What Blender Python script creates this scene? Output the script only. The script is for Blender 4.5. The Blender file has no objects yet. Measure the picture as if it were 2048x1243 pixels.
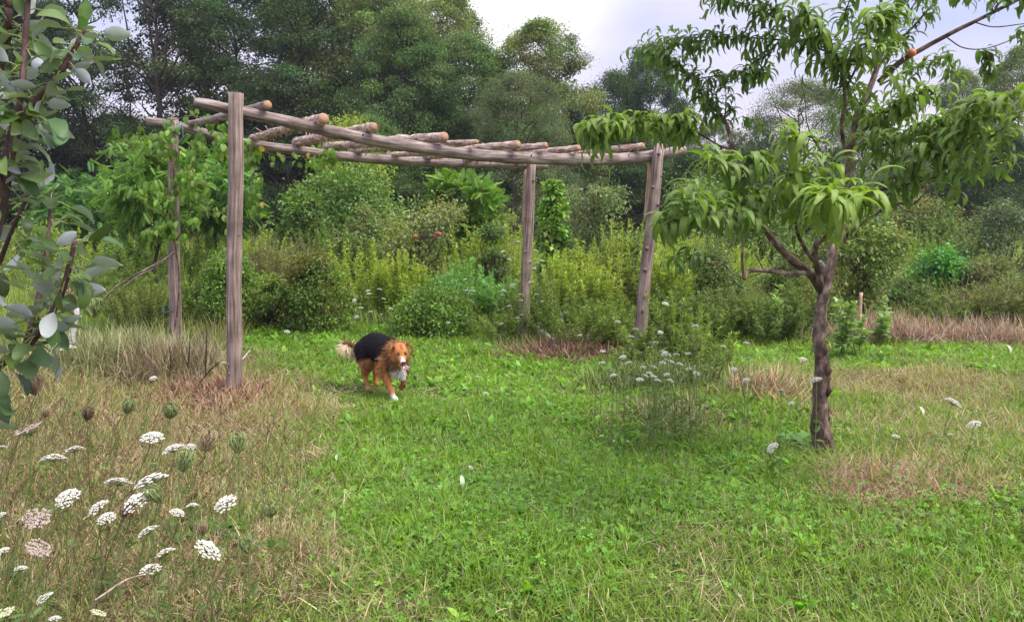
import bpy, math, random
import numpy as np
from mathutils import Vector

rng = np.random.default_rng(11)
random.seed(11)
scene = bpy.context.scene
COL = scene.collection

# ------------------------------------------------------------------ camera
F = 1607.0
HZ = 430.0
CAMZ = 1.6
PITCH = math.atan((621.5 - HZ) / F)
cam_d = bpy.data.cameras.new('camera')
cam_d.sensor_width = 36.0
cam_d.lens = 36.0 * F / 2048.0
cam_d.clip_start = 0.05
cam_d.clip_end = 2000
cam = bpy.data.objects.new('camera', cam_d)
COL.objects.link(cam)
cam.location = (0, 0, CAMZ)
cam.rotation_euler = (math.radians(90) - PITCH, 0, 0)
scene.camera = cam

# ------------------------------------------------------------------ sky + sun
SUN_EL = math.radians(58)
SUN_AZ = math.radians(112)          # measured from +Y towards +X
world = bpy.data.worlds.new('World')
scene.world = world
world.use_nodes = True
nt = world.node_tree
nt.nodes.clear()
N = nt.nodes.new
out = N('ShaderNodeOutputWorld')
sky = N('ShaderNodeTexSky')
sky.sky_type = 'NISHITA'
sky.sun_disc = False
sky.sun_elevation = SUN_EL
sky.sun_rotation = SUN_AZ
bg1 = N('ShaderNodeBackground'); bg1.inputs['Strength'].default_value = 0.1
nt.links.new(sky.outputs[0], bg1.inputs[0])
tc = N('ShaderNodeTexCoord')
mp = N('ShaderNodeMapping'); mp.inputs['Scale'].default_value = (1.0, 1.0, 3.0)
nt.links.new(tc.outputs['Generated'], mp.inputs[0])
nz = N('ShaderNodeTexNoise'); nz.inputs['Scale'].default_value = 2.2; nz.inputs['Detail'].default_value = 5
nz.inputs['Roughness'].default_value = 0.5
nt.links.new(mp.outputs[0], nz.inputs['Vector'])
cr = N('ShaderNodeValToRGB')
cr.color_ramp.elements[0].position = 0.40; cr.color_ramp.elements[0].color = (0.56, 0.62, 0.93, 1)
cr.color_ramp.elements[1].position = 0.66; cr.color_ramp.elements[1].color = (0.86, 0.80, 0.97, 1)
nt.links.new(nz.outputs[0], cr.inputs[0])
# pale pinkish band close to the horizon (thin overcast)
sx = N('ShaderNodeSeparateXYZ'); nt.links.new(tc.outputs['Generated'], sx.inputs[0])
mr = N('ShaderNodeMapRange'); mr.inputs['From Min'].default_value = 0.20; mr.inputs['From Max'].default_value = 0.02
nt.links.new(sx.outputs['Z'], mr.inputs[0])
mxh = N('ShaderNodeMixRGB'); mxh.inputs[2].default_value = (0.97, 0.84, 0.92, 1)
nt.links.new(mr.outputs[0], mxh.inputs[0]); nt.links.new(cr.outputs[0], mxh.inputs[1])
# bright veil where the clouds thin out
dt = N('ShaderNodeVectorMath'); dt.operation = 'DOT_PRODUCT'
gd = Vector((-0.045, 1.0, 0.32)).normalized()
dt.inputs[1].default_value = gd
nt.links.new(tc.outputs['Generated'], dt.inputs[0])
mg = N('ShaderNodeMapRange'); mg.inputs['From Min'].default_value = 0.975; mg.inputs['From Max'].default_value = 1.0
mg.interpolation_type = 'SMOOTHERSTEP'
nt.links.new(dt.outputs['Value'], mg.inputs[0])
mxg = N('ShaderNodeMixRGB'); mxg.inputs[2].default_value = (1.25, 1.2, 1.28, 1)
nt.links.new(mg.outputs[0], mxg.inputs[0]); nt.links.new(mxh.outputs[0], mxg.inputs[1])
bg2 = N('ShaderNodeBackground')
nt.links.new(mxg.outputs[0], bg2.inputs[0])
# a thin overcast is brighter overhead than near the horizon
mz = N('ShaderNodeMapRange'); mz.inputs['From Min'].default_value = 0.36; mz.inputs['From Max'].default_value = 1.0
mz.inputs['To Min'].default_value = 0.78; mz.inputs['To Max'].default_value = 2.3
nt.links.new(sx.outputs['Z'], mz.inputs[0]); nt.links.new(mz.outputs[0], bg2.inputs['Strength'])
ms = N('ShaderNodeMixShader'); ms.inputs[0].default_value = 0.9
nt.links.new(bg1.outputs[0], ms.inputs[1]); nt.links.new(bg2.outputs[0], ms.inputs[2])
nt.links.new(ms.outputs[0], out.inputs[0])

sl = bpy.data.lights.new('sun', 'SUN')
sl.energy = 3.6
sl.angle = math.radians(30)
sl.color = (1.0, 0.94, 0.82)
so = bpy.data.objects.new('sun', sl)
COL.objects.link(so)
sd = Vector((math.sin(SUN_AZ) * math.cos(SUN_EL), math.cos(SUN_AZ) * math.cos(SUN_EL), math.sin(SUN_EL)))
so.rotation_euler = sd.to_track_quat('Z', 'Y').to_euler()

scene.view_settings.view_transform = 'Standard'
scene.view_settings.look = 'None'
scene.view_settings.exposure = 0.55
scene.view_settings.gamma = 1.0
scene.cycles.max_bounces = 6
scene.cycles.diffuse_bounces = 3
scene.cycles.transmission_bounces = 4
scene.cycles.transparent_max_bounces = 4

# ------------------------------------------------------------------ helpers
cp, sp = math.cos(PITCH), math.sin(PITCH)


def P(px, py, d):
    """point seen at photo pixel (px,py) standing d metres ahead (along +Y)"""
    u = (px - 1024.0) / F
    v = (621.5 - py) / F
    y = cp + v * sp
    z = -sp + v * cp
    t = d / y
    return np.array([u * t, d, CAMZ + z * t])


def G(px, py):
    u = (px - 1024.0) / F
    v = (621.5 - py) / F
    y = cp + v * sp
    z = -sp + v * cp
    t = -CAMZ / z
    return np.array([u * t, y * t, 0.0])


def PX(x, y, z=0.0):
    zz = z - CAMZ
    dep = y * cp - zz * sp
    up = y * sp + zz * cp
    dep = np.maximum(dep, 0.05)
    return 1024 + F * x / dep, 621.5 - F * up / dep


def norm(a):
    a = np.asarray(a, float)
    return a / np.maximum(np.linalg.norm(a, axis=-1, keepdims=True), 1e-9)


def frames(d, up):
    y = norm(d)
    x = norm(np.cross(y, up))
    z = np.cross(x, y)
    return np.stack([x, y, z], axis=-1)


def sphere_dirs(n, r=rng):
    return norm(r.normal(size=(n, 3)))


class MB:
    def __init__(s):
        s.v = []; s.f = []; s.c = []; s.t = []; s.n = 0

    def add(s, v, f, c, t=None):
        v = np.asarray(v, float); f = np.asarray(f, int)
        c = np.asarray(c, float)
        if c.ndim == 1:
            c = np.tile(c, (len(v), 1))
        s.v.append(v); s.f.append(f + s.n); s.c.append(c)
        s.t.append(v if t is None else np.asarray(t, float))
        s.n += len(v)

    def inst(s, T, R, pos, sc, col):
        tv, tf = T[0], T[1]
        n = len(pos); k = len(tv)
        sc = np.asarray(sc, float)
        if sc.ndim == 0:
            sc = np.full(n, float(sc))
        if sc.ndim == 1:
            sc = np.repeat(sc[:, None], 3, 1)
        lv = tv[None] * sc[:, None, :]
        v = np.einsum('nij,nkj->nki', R, lv) + np.asarray(pos)[:, None, :]
        f = tf[None] + (np.arange(n) * k)[:, None, None]
        col = np.asarray(col, float)
        if col.ndim == 1:
            col = np.tile(col, (n, 1))
        c = np.repeat(col[:, None, :], k, 1)
        if len(T) > 2:
            tcl = T[2]
            c = c * (tcl[None, :, None] if tcl.ndim == 1 else tcl[None])
        s.add(v.reshape(-1, 3), f.reshape(-1, 3), c.reshape(-1, 3))

    def tube(s, path, rad, sides=8, col=(1, 1, 1), cap=True, groove=None, lump=0.0, toff=0.0):
        path = np.asarray(path, float)
        n = len(path)
        rad = np.full(n, float(rad)) if np.ndim(rad) == 0 else np.asarray(rad, float)
        tan = norm(np.gradient(path, axis=0))
        ref = np.array([0., 0, 1]) if abs(tan[0][2]) < 0.85 else np.array([0, 1., 0])
        a = norm(np.cross(tan, ref)); b = np.cross(tan, a)
        th = np.linspace(0, 2 * math.pi, sides, endpoint=False)
        seg = np.concatenate([[0], np.cumsum(np.linalg.norm(np.diff(path, axis=0), axis=1))])
        rr = np.repeat(rad[:, None], sides, 1)
        if groove:
            for (ga, gw, gd_) in groove:
                dd = np.abs((th - ga + math.pi) % (2 * math.pi) - math.pi)
                rr = rr * (1 - gd_ * (dd < gw))[None]
        if lump:
            rr = rr * (1 + lump * (np.sin(th[None] * 3 + seg[:, None] * 9 + toff) * .5 + np.sin(th[None] * 2 - seg[:, None] * 17 + toff * 2) * .5
                                   + np.sin(seg[:, None] * 31 + th[None] + toff) * .4))
        v = path[:, None] + rr[..., None] * (np.cos(th)[None, :, None] * a[:, None] + np.sin(th)[None, :, None] * b[:, None])
        t = np.stack([np.cos(th)[None] * rad[:, None], np.sin(th)[None] * rad[:, None], np.repeat(seg[:, None], sides, 1) + toff], -1)
        i = np.arange(n - 1)[:, None] * sides; j = np.arange(sides)[None]; j2 = (j + 1) % sides
        q = np.stack([i + j, i + j2, i + sides + j2, i + sides + j], -1).reshape(-1, 4)
        f = np.concatenate([q[:, [0, 1, 2]], q[:, [0, 2, 3]]])
        v = v.reshape(-1, 3); t = t.reshape(-1, 3)
        if cap:
            c0 = len(v)
            v = np.concatenate([v, path[:1], path[-1:]]); t = np.concatenate([t, [[0, 0, toff]], [[0, 0, seg[-1] + toff]]])
            jj = np.arange(sides); k = (jj + 1) % sides
            f = np.concatenate([f, np.stack([k, jj, np.full(sides, c0)], -1),
                                np.stack([(n - 1) * sides + jj, (n - 1) * sides + k, np.full(sides, c0 + 1)], -1)])
        # colour may be per path point
        c = np.asarray(col, float)
        if c.ndim == 2:
            c = np.repeat(c, sides, 0)
            if cap:
                c = np.concatenate([c, c[:1], c[-1:]])
        s.add(v, f, c, t)

    def build(s, name, mat, parent=None, origin=None, smooth=True):
        v = np.concatenate(s.v); f = np.concatenate(s.f); c = np.concatenate(s.c); t = np.concatenate(s.t)
        if parent is not None:
            o0 = ORG.get(parent.name, np.zeros(3))
        elif origin is not None:
            o0 = np.asarray(origin, float)
        else:
            o0 = np.zeros(3)
        v = v - o0
        me = bpy.data.meshes.new(name)
        me.vertices.add(len(v)); me.vertices.foreach_set('co', v.astype(np.float32).ravel())
        me.loops.add(len(f) * 3); me.loops.foreach_set('vertex_index', f.astype(np.int32).ravel())
        me.polygons.add(len(f)); me.polygons.foreach_set('loop_start', np.arange(0, len(f) * 3, 3, dtype=np.int32))
        me.update(calc_edges=True)
        me.validate()
        ca = me.attributes.new('Col', 'FLOAT_COLOR', 'POINT')
        ca.data.foreach_set('color', np.concatenate([c, np.ones((len(c), 1))], 1).astype(np.float32).ravel())
        ta = me.attributes.new('tc', 'FLOAT_VECTOR', 'POINT')
        ta.data.foreach_set('vector', t.astype(np.float32).ravel())
        if not smooth:
            me.shade_flat()
        me.materials.append(mat)
        o = bpy.data.objects.new(name, me)
        COL.objects.link(o)
        if parent is not None:
            o.parent = parent
        else:
            o.location = o0
        ORG[o.name] = o0
        return o


ORG = {}


def tag(o, label=None, cat=None, group=None, kind=None):
    if label: o['label'] = label
    if cat: o['category'] = cat
    if group: o['group'] = group
    if kind: o['kind'] = kind
    return o


def empty(name, loc, label, cat, group=None):
    o = bpy.data.objects.new(name, None)
    COL.objects.link(o)
    o.empty_display_size = 0.1
    o.location = loc
    ORG[o.name] = np.asarray(loc, float)
    return tag(o, label, cat, group)


def dup(root, loc, rz=0.0, sc=(1, 1, 1), label=None, group=None, rot=None):
    r = root.copy(); COL.objects.link(r)
    r.location = loc; r.rotation_euler = rot if rot else (0, 0, rz); r.scale = sc
    if label: r['label'] = label
    if group: r['group'] = group
    for ch in list(root.children):
        c = ch.copy(); COL.objects.link(c); c.parent = r
        for g in list(ch.children):
            d = g.copy(); COL.objects.link(d); d.parent = c
    return r


def smooth_path(pts, n=8):
    """Catmull-Rom through rows (any number of columns)"""
    p = np.asarray(pts, float)
    if len(p) < 3:
        t = np.linspace(0, 1, n + 1)[:, None]
        return p[0] * (1 - t) + p[-1] * t
    q = np.concatenate([[2 * p[0] - p[1]], p, [2 * p[-1] - p[-2]]])
    res = []
    for i in range(1, len(q) - 2):
        t = np.linspace(0, 1, n, endpoint=False)[:, None]
        a, b, c, d = q[i - 1], q[i], q[i + 1], q[i + 2]
        res.append(0.5 * ((2 * b) + (-a + c) * t + (2 * a - 5 * b + 4 * c - d) * t * t + (-a + 3 * b - 3 * c + d) * t ** 3))
    res.append(p[-1:])
    return np.concatenate(res)


def pxpath(rows, n=6):
    """rows of (px,py,depth,radius) -> world path, radii"""
    r = smooth_path(np.array([list(P(a, b, d)) + [rad] for a, b, d, rad in rows]), n)
    return r[:, :3], np.maximum(r[:, 3], 0.0008)


# ------------------------------------------------------------------ materials
def new_mat(name):
    m = bpy.data.materials.new(name); m.use_nodes = True
    m.node_tree.nodes.clear()
    return m, m.node_tree.nodes.new, m.node_tree.links.new


def leaf_mat(name, rough=0.5, trans=0.35, spec=0.35, under=None, tint=(1.25, 1.35, 0.55)):
    m, N, L = new_mat(name)
    o = N('ShaderNodeOutputMaterial')
    at = N('ShaderNodeAttribute'); at.attribute_name = 'Col'
    col = at.outputs['Color']
    pb = N('ShaderNodeBsdfPrincipled')
    pb.inputs['Roughness'].default_value = rough
    pb.inputs['Specular IOR Level'].default_value = spec
    if under is not None:
        ge = N('ShaderNodeNewGeometry')
        mx = N('ShaderNodeMixRGB'); mx.inputs[2].default_value = (*under, 1)
        L(ge.outputs['Backfacing'], mx.inputs[0]); L(col, mx.inputs[1])
        L(mx.outputs[0], pb.inputs['Base Color'])
    else:
        L(col, pb.inputs['Base Color'])
    if trans > 0:
        tr = N('ShaderNodeBsdfTranslucent')
        mu = N('ShaderNodeMixRGB'); mu.blend_type = 'MULTIPLY'; mu.inputs[0].default_value = 1
        mu.inputs[2].default_value = (*tint, 1)
        L(col, mu.inputs[1]); L(mu.outputs[0], tr.inputs[0])
        mi = N('ShaderNodeMixShader'); mi.inputs[0].default_value = trans
        L(pb.outputs[0], mi.inputs[1]); L(tr.outputs[0], mi.inputs[2]); L(mi.outputs[0], o.inputs[0])
    else:
        L(pb.outputs[0], o.inputs[0])
    return m


def wood_mat(name, c1, c2, c3, rough=0.85, stretch=(60, 60, 2.5), bump=0.6, patch=6.0):
    m, N, L = new_mat(name)
    o = N('ShaderNodeOutputMaterial')
    at = N('ShaderNodeAttribute'); at.attribute_name = 'tc'
    cl = N('ShaderNodeAttribute'); cl.attribute_name = 'Col'
    mp = N('ShaderNodeMapping'); mp.inputs['Scale'].default_value = stretch
    L(at.outputs['Vector'], mp.inputs[0])
    n1 = N('ShaderNodeTexNoise'); n1.inputs['Scale'].default_value = 1.0; n1.inputs['Detail'].default_value = 6
    n1.inputs['Roughness'].default_value = 0.65
    L(mp.outputs[0], n1.inputs['Vector'])
    r1 = N('ShaderNodeValToRGB')
    e = r1.color_ramp.elements
    e[0].position = 0.33; e[0].color = (*c1, 1)
    e[1].position = 0.68; e[1].color = (*c3, 1)
    k = e.new(0.5); k.color = (*c2, 1)
    L(n1.outputs[0], r1.inputs[0])
    n2 = N('ShaderNodeTexNoise'); n2.inputs['Scale'].default_value = patch; n2.inputs['Detail'].default_value = 3
    L(at.outputs['Vector'], n2.inputs['Vector'])
    mrg = N('ShaderNodeMapRange'); mrg.inputs['From Min'].default_value = .3; mrg.inputs['From Max'].default_value = .7
    mrg.inputs['To Min'].default_value = 0.7; mrg.inputs['To Max'].default_value = 1.25
    L(n2.outputs[0], mrg.inputs[0])
    mu = N('ShaderNodeMixRGB'); mu.blend_type = 'MULTIPLY'; mu.inputs[0].default_value = 1
    L(r1.outputs[0], mu.inputs[1]); L(mrg.outputs[0], mu.inputs[2])
    mu2 = N('ShaderNodeMixRGB'); mu2.blend_type = 'MULTIPLY'; mu2.inputs[0].default_value = 1
    L(mu.outputs[0], mu2.inputs[1]); L(cl.outputs['Color'], mu2.inputs[2])
    pb = N('ShaderNodeBsdfPrincipled'); pb.inputs['Roughness'].default_value = rough
    pb.inputs['Specular IOR Level'].default_value = 0.25
    L(mu2.outputs[0], pb.inputs['Base Color'])
    bp = N('ShaderNodeBump'); bp.inputs['Strength'].default_value = bump; bp.inputs['Distance'].default_value = 0.01
    L(n1.outputs[0], bp.inputs['Height']); L(bp.outputs[0], pb.inputs['Normal'])
    L(pb.outputs[0], o.inputs[0])
    return m


M = {}
M['leaf'] = leaf_mat('foliage', 0.5, 0.35, 0.35)
M['far'] = leaf_mat('far_foliage', 0.7, 0.32, 0.12)
M['grass'] = leaf_mat('grass_blades', 0.5, 0.4, 0.3)
M['dry'] = leaf_mat('dry_straw', 0.75, 0.2, 0.15, tint=(1.1, 1.0, 0.8))
M['peachleaf'] = leaf_mat('peach_leaf', 0.46, 0.38, 0.28, under=(0.14, 0.24, 0.07))
M['pearleaf'] = leaf_mat('pear_leaf', 0.42, 0.28, 0.38, under=(0.42, 0.45, 0.45))
M['petal'] = leaf_mat('white_petal', 0.8, 0.25, 0.1, tint=(1, 1, 0.95))
M['fur'] = leaf_mat('fur', 0.85, 0.10, 0.08, tint=(1, 0.9, 0.8))
M['plain'] = leaf_mat('plain_matte', 0.7, 0.0, 0.2)
M['wet'] = leaf_mat('wet_shine', 0.15, 0.0, 0.6)
M['oldwood'] = wood_mat('weathered_wood', (.085, .060, .047), (.25, .183, .155), (.41, .315, .275), stretch=(55, 55, 2.2), bump=0.7)
M['greywood'] = wood_mat('grey_log', (.075, .056, .046), (.24, .185, .16), (.40, .325, .29), stretch=(40, 40, 4), bump=0.6)
M['bark_shag'] = wood_mat('shaggy_bark', (.15, .085, .065), (.44, .32, .26), (.70, .56, .48), stretch=(60, 60, 9), bump=1.0, patch=18)
M['paleplank'] = wood_mat('split_plank', (.30, .17, .11), (.50, .32, .22), (.60, .42, .32), stretch=(70, 70, 2), bump=0.4)
M['cut'] = wood_mat('cut_wood', (.28, .15, .09), (.43, .25, .15), (.54, .37, .25), stretch=(150, 150, 10), bump=0.3, patch=60)
M['peachbark'] = wood_mat('peach_bark', (.032, .022, .018), (.14, .098, .08), (.37, .29, .25), stretch=(26, 26, 13), bump=1.0, patch=14)
M['darkbark'] = wood_mat('dark_bark', (.025, .018, .015), (.060, .045, .036), (.11, .085, .07), stretch=(20, 20, 4), bump=0.7)
M['pearbark'] = wood_mat('pear_bark', (.035, .018, .018), (.090, .050, .048), (.17, .11, .10), stretch=(40, 40, 12), bump=0.4, patch=25)
M['birch'] = wood_mat('pale_stake', (.30, .27, .25), (.62, .58, .56), (.75, .72, .70), stretch=(20, 20, 30), bump=0.4)
M['rope'] = wood_mat('blue_twine', (.10, .20, .22), (.22, .36, .38), (.36, .46, .48), stretch=(90, 90, 90), bump=0.4)

# ground
m, N_, L_ = new_mat('ground_soil')
o_ = N_('ShaderNodeOutputMaterial'); pb = N_('ShaderNodeBsdfPrincipled'); pb.inputs['Roughness'].default_value = 0.95
pb.inputs['Specular IOR Level'].default_value = 0.1
tcn = N_('ShaderNodeTexCoord')
na = N_('ShaderNodeTexNoise'); na.inputs['Scale'].default_value = 1.3; na.inputs['Detail'].default_value = 8
nb = N_('ShaderNodeTexNoise'); nb.inputs['Scale'].default_value = 45; nb.inputs['Detail'].default_value = 6
L_(tcn.outputs['Object'], na.inputs['Vector']); L_(tcn.outputs['Object'], nb.inputs['Vector'])
ra = N_('ShaderNodeValToRGB')
ra.color_ramp.elements[0].position = .38; ra.color_ramp.elements[0].color = (.085, .13, .025, 1)
ra.color_ramp.elements[1].position = .64; ra.color_ramp.elements[1].color = (.10, .085, .040, 1)
rb = N_('ShaderNodeValToRGB')
rb.color_ramp.elements[0].position = .3; rb.color_ramp.elements[0].color = (.45, .45, .45, 1)
rb.color_ramp.elements[1].position = .7; rb.color_ramp.elements[1].color = (1.5, 1.5, 1.5, 1)
L_(na.outputs[0], ra.inputs[0]); L_(nb.outputs[0], rb.inputs[0])
mm = N_('ShaderNodeMixRGB'); mm.blend_type = 'MULTIPLY'; mm.inputs[0].default_value = 1
L_(ra.outputs[0], mm.inputs[1]); L_(rb.outputs[0], mm.inputs[2]); L_(mm.outputs[0], pb.inputs['Base Color'])
bp = N_('ShaderNodeBump'); bp.inputs['Distance'].default_value = .03; L_(nb.outputs[0], bp.inputs['Height']); L_(bp.outputs[0], pb.inputs['Normal'])
L_(pb.outputs[0], o_.inputs[0])
M['ground'] = m


def gz(x, y):
    return 0.022 * np.sin(x * 1.7 + 0.6 * y) + 0.018 * np.sin(y * 2.1 - x * 0.7) + 0.012 * np.sin(x * 4.3 + y * 3.7) - 0.02


def ground_sheet():
    b = MB()
    ys = np.concatenate([np.linspace(-3, 14, 120), 14 + np.geomspace(.3, 386, 50)])
    xs1 = np.linspace(-10, 10, 120)
    ext = np.geomspace(.5, 290, 26)
    xs = np.concatenate([-10 - ext[::-1], xs1, 10 + ext])
    X, Y = np.meshgrid(xs, ys)
    Z = gz(X, Y)
    v = np.stack([X, Y, Z], -1).reshape(-1, 3)
    w = len(xs)
    i, j = np.meshgrid(np.arange(len(ys) - 1), np.arange(w - 1), indexing='ij')
    a = (i * w + j).ravel()
    f = np.concatenate([np.stack([a, a + 1, a + w + 1], -1), np.stack([a, a + w + 1, a + w], -1)])
    b.add(v, f, (1, 1, 1))
    o = b.build('ground', M['ground'])
    tag(o, kind='structure')


ground_sheet()

# ------------------------------------------------------------------ leaf templates
def strip_leaf(L=1.0, W=0.22, bend=1.2, rows=5, fold=0.15, peak=0.4, side=0.0, wav=0.0):
    """leaf along +Y curling towards -Z, W = full width; midrib lowered by fold"""
    t = np.linspace(0, 1, rows + 1)
    ang = bend * t ** 0.9
    dy = np.cos(ang); dz = -np.sin(ang)
    st = L / rows
    y = np.concatenate([[0], np.cumsum((dy[1:] + dy[:-1]) / 2) * st])
    z = np.concatenate([[0], np.cumsum((dz[1:] + dz[:-1]) / 2) * st])
    w = np.where(t < peak, np.sin(t / peak * math.pi / 2) ** 0.8, np.cos((t - peak) / (1 - peak) * math.pi / 2) ** 0.75) * W / 2
    w[0] = W * 0.03; w[-1] = 0
    v = []; f = []
    for i in range(rows + 1):
        nx, nzv = 0, 1
        ny, nz_ = np.sin(ang[i]), np.cos(ang[i])
        xo = side * t[i] ** 2
        wz = wav * math.sin(i * 2.3)
        v += [[-w[i] + xo, y[i] + ny * (fold * w[i] * 2 + wz), z[i] + nz_ * (fold * w[i] * 2 + wz)],
              [xo, y[i], z[i]],
              [w[i] + xo, y[i] + ny * (fold * w[i] * 2 - wz), z[i] + nz_ * (fold * w[i] * 2 - wz)]]
    for i in range(rows):
        a = i * 3; b = a + 3
        f += [[a, a + 1, b + 1], [a, b + 1, b], [a + 1, a + 2, b + 2], [a + 1, b + 2, b + 1]]
    tc_ = np.tile([1.0, 1.18, 1.0], rows + 1)
    return np.array(v), np.array(f), tc_


def card_leaf(W=0.5, fold=0.1, bend=0.1):
    v = np.array([[0, 0, 0], [-W / 2, .42, fold], [0, 1, -bend], [W / 2, .42, fold], [0, .45, 0]])
    f = np.array([[0, 4, 1], [1, 4, 2], [0, 3, 4], [4, 3, 2]])
    return v, f


def quad_leaf(W=0.55, fold=0.12):
    v = np.array([[0, 0, 0], [-W / 2, .45, fold], [0, 1, -.12], [W / 2, .45, fold]])
    f = np.array([[0, 2, 1], [0, 3, 2]])
    return v, f


def merge(parts):
    vs, fs, n = [], [], 0
    for v, f in parts:
        vs.append(v); fs.append(f + n); n += len(v)
    return np.concatenate(vs), np.concatenate(fs)


def pinnate(nl=8, W=0.09, ll=0.26):
    ps = []
    lv, lf = quad_leaf(0.42, .08)
    for i in range(nl):
        t = 0.12 + 0.86 * i / nl
        y = t; z = -0.35 * t * t
        for s in (-1, 1):
            a = s * 1.15
            R = np.array([[math.cos(a), math.sin(a), 0], [-math.sin(a), math.cos(a), 0], [0, 0, 1]])
            sc = ll * (0.75 + 0.5 * math.sin(math.pi * t))
            v = (lv * sc) @ R.T + [0, y, z]
            v[:, 2] -= 0.35 * np.abs(v[:, 0])
            ps.append((v, lf))
    ps.append((lv * ll + [0, 0.98, -.34], lf))
    return merge(ps)


T_quad = quad_leaf(.55)
T_quadw = quad_leaf(.75, .1)
T_narrow = quad_leaf(.22, .05)
T_card = card_leaf(.6)
T_pin = pinnate()
T_peach = [strip_leaf(1, .215, b, 7, .13, .38, s, .004) for b, s in ((1.6, .1), (2.1, -.08), (2.5, .05), (2.9, .12), (2.2, -.15))]
T_pear = [strip_leaf(1, .50, b, 7, f, .42, s, w) for b, f, s, w in ((.5, .12, 0, .01), (1.0, .2, .06, .02), (-.4, .22, -.05, .02), (1.6, .12, .08, .0), (.2, .32, 0, .03))]
T_vine = [strip_leaf(1, .62, b, 5, .08, .36, s, .01) for b, s in ((.6, 0), (1.1, .06), (1.5, -.06))]
T_blade = [strip_leaf(1, .035, b, 4, 0, .25, s)[:2] for b, s in ((.35, .05), (.8, -.12), (1.3, .1), (.15, 0), (1.9, .15))]
for i_, (bv, bf) in enumerate(T_blade):      # thin blades: drop the midrib column -> 2 columns
    keep = [k for k in range(len(bv)) if k % 3 != 1]
    nv = bv[keep]; ff = []
    for r_ in range(len(nv) // 2 - 1):
        a_ = r_ * 2
        ff += [[a_, a_ + 1, a_ + 3], [a_, a_ + 3, a_ + 2]]
    T_blade[i_] = (nv, np.array(ff[:-1]) if False else np.array(ff))
T_broad = [strip_leaf(1, .34, b, 3, .1, .6, s)[:2] for b, s in ((.5, .05), (.9, -.08), (1.4, .08))]


def clover_t():
    ps = []
    for k in range(3):
        a = k * 2.094
        ring = [[0, 0.0]]
        for q in range(6):
            th = -0.95 + q * 0.38
            r = 0.5
            ring.append([math.sin(th) * r * .8, .22 + math.cos(th) * r * .75])
        v = np.array([[x, y, 0.10 * abs(x) + .06 * y] for x, y in ring])
        R = np.array([[math.cos(a), math.sin(a), 0], [-math.sin(a), math.cos(a), 0], [0, 0, 1]])
        v = v @ R.T
        f = np.array([[0, i + 1, i] for i in range(1, 6)])
        ps.append((v, f))
    return merge(ps)


T_clover = clover_t()


def vary(base, n, amt=0.2, hue=0.08, r=rng):
    base = np.asarray(base, float)
    k = 1 + amt * r.normal(size=(n, 1)).clip(-2, 2)
    h = 1 + hue * r.normal(size=(n, 3)).clip(-2, 2)
    return np.clip(base[None] * k * h, 0.004, 0.95)


# ------------------------------------------------------------------ grass and ground cover
def vnoise(x, y, s, seed=0):
    """cheap smooth value noise"""
    x = x / s + seed * 17.3; y = y / s + seed * 9.1
    xi = np.floor(x).astype(int); yi = np.floor(y).astype(int)
    fx = x - xi; fy = y - yi
    fx = fx * fx * (3 - 2 * fx); fy = fy * fy * (3 - 2 * fy)

    def h(a, b):
        n = (a * 374761393 + b * 668265263 + seed * 1442695) & 0x7fffffff
        n = ((n ^ (n >> 13)) * 1274126177) & 0x7fffffff
        return (n & 0xffff) / 65535.0
    return (h(xi, yi) * (1 - fx) + h(xi + 1, yi) * fx) * (1 - fy) + (h(xi, yi + 1) * (1 - fx) + h(xi + 1, yi + 1) * fx) * fy


DRYB = [(200, 900, 430, 240, .62), (90, 1120, 330, 300, .62), (270, 770, 300, 60, 1.0), (420, 835, 180, 60, .8), (560, 820, 110, 45, .85),
        (620, 1095, 120, 80, .8), (430, 1000, 200, 60, .55), (1740, 972, 150, 42, 1.3), (1930, 985, 170, 35, .6), (1800, 762, 260, 50, .95),
        (1900, 850, 260, 90, .62), (1560, 760, 120, 40, .5), (640, 912, 60, 18, .7), (1340, 1000, 200, 30, .2), (1440, 1100, 300, 80, .32),
        (1900, 1180, 200, 80, .3), (1000, 790, 150, 25, .3), (1290, 790, 160, 60, .45), (350, 1180, 300, 90, .55), (1080, 900, 200, 30, .25),
        (1700, 1090, 90, 40, .5), (100, 760, 300, 50, .9)]
LUSH = [(900, 1000, 280, 300, .35), (800, 720, 500, 60, .6), (1100, 1060, 330, 150, .8), (1400, 900, 260, 90, .9), (900, 820, 250, 90, .6), (1750, 1030, 350, 60, .6),
        (1700, 715, 400, 35, .9), (1900, 1080, 250, 60, .5), (780, 1010, 260, 80, .5), (1350, 950, 220, 80, .5), (650, 680, 200, 30, .8)]


def blobs(px, py, L):
    s = np.zeros_like(px)
    for a, b, rx, ry, w in L:
        s = s + w * np.exp(-(((px - a) / rx) ** 2 + ((py - b) / ry) ** 2))
    return s


def dryness(x, y):
    px, py = PX(x, y)
    n = vnoise(x, y, .45, 1) * .6 + vnoise(x, y, .16, 2) * .4
    s = blobs(px, py, DRYB) - 0.45 * blobs(px, py, LUSH)
    return np.clip(s + (n - .5) * 1.1 - .06, 0, 1)


def lushness(x, y):
    px, py = PX(x, y)
    n = vnoise(x, y, .6, 5) * .6 + vnoise(x, y, .22, 6) * .4
    return np.clip(blobs(px, py, LUSH) + (n - .5) * 1.2, 0, 1)


def scatter(n, y0, y1, bias=1.0, margin=1.12):
    """roots inside the view wedge, density falling with distance"""
    y = y0 + (y1 - y0) * rng.random(n) ** bias
    hw = y * 1024 / F * margin + 0.5
    x = (rng.random(n) * 2 - 1) * hw
    return x, y


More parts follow.
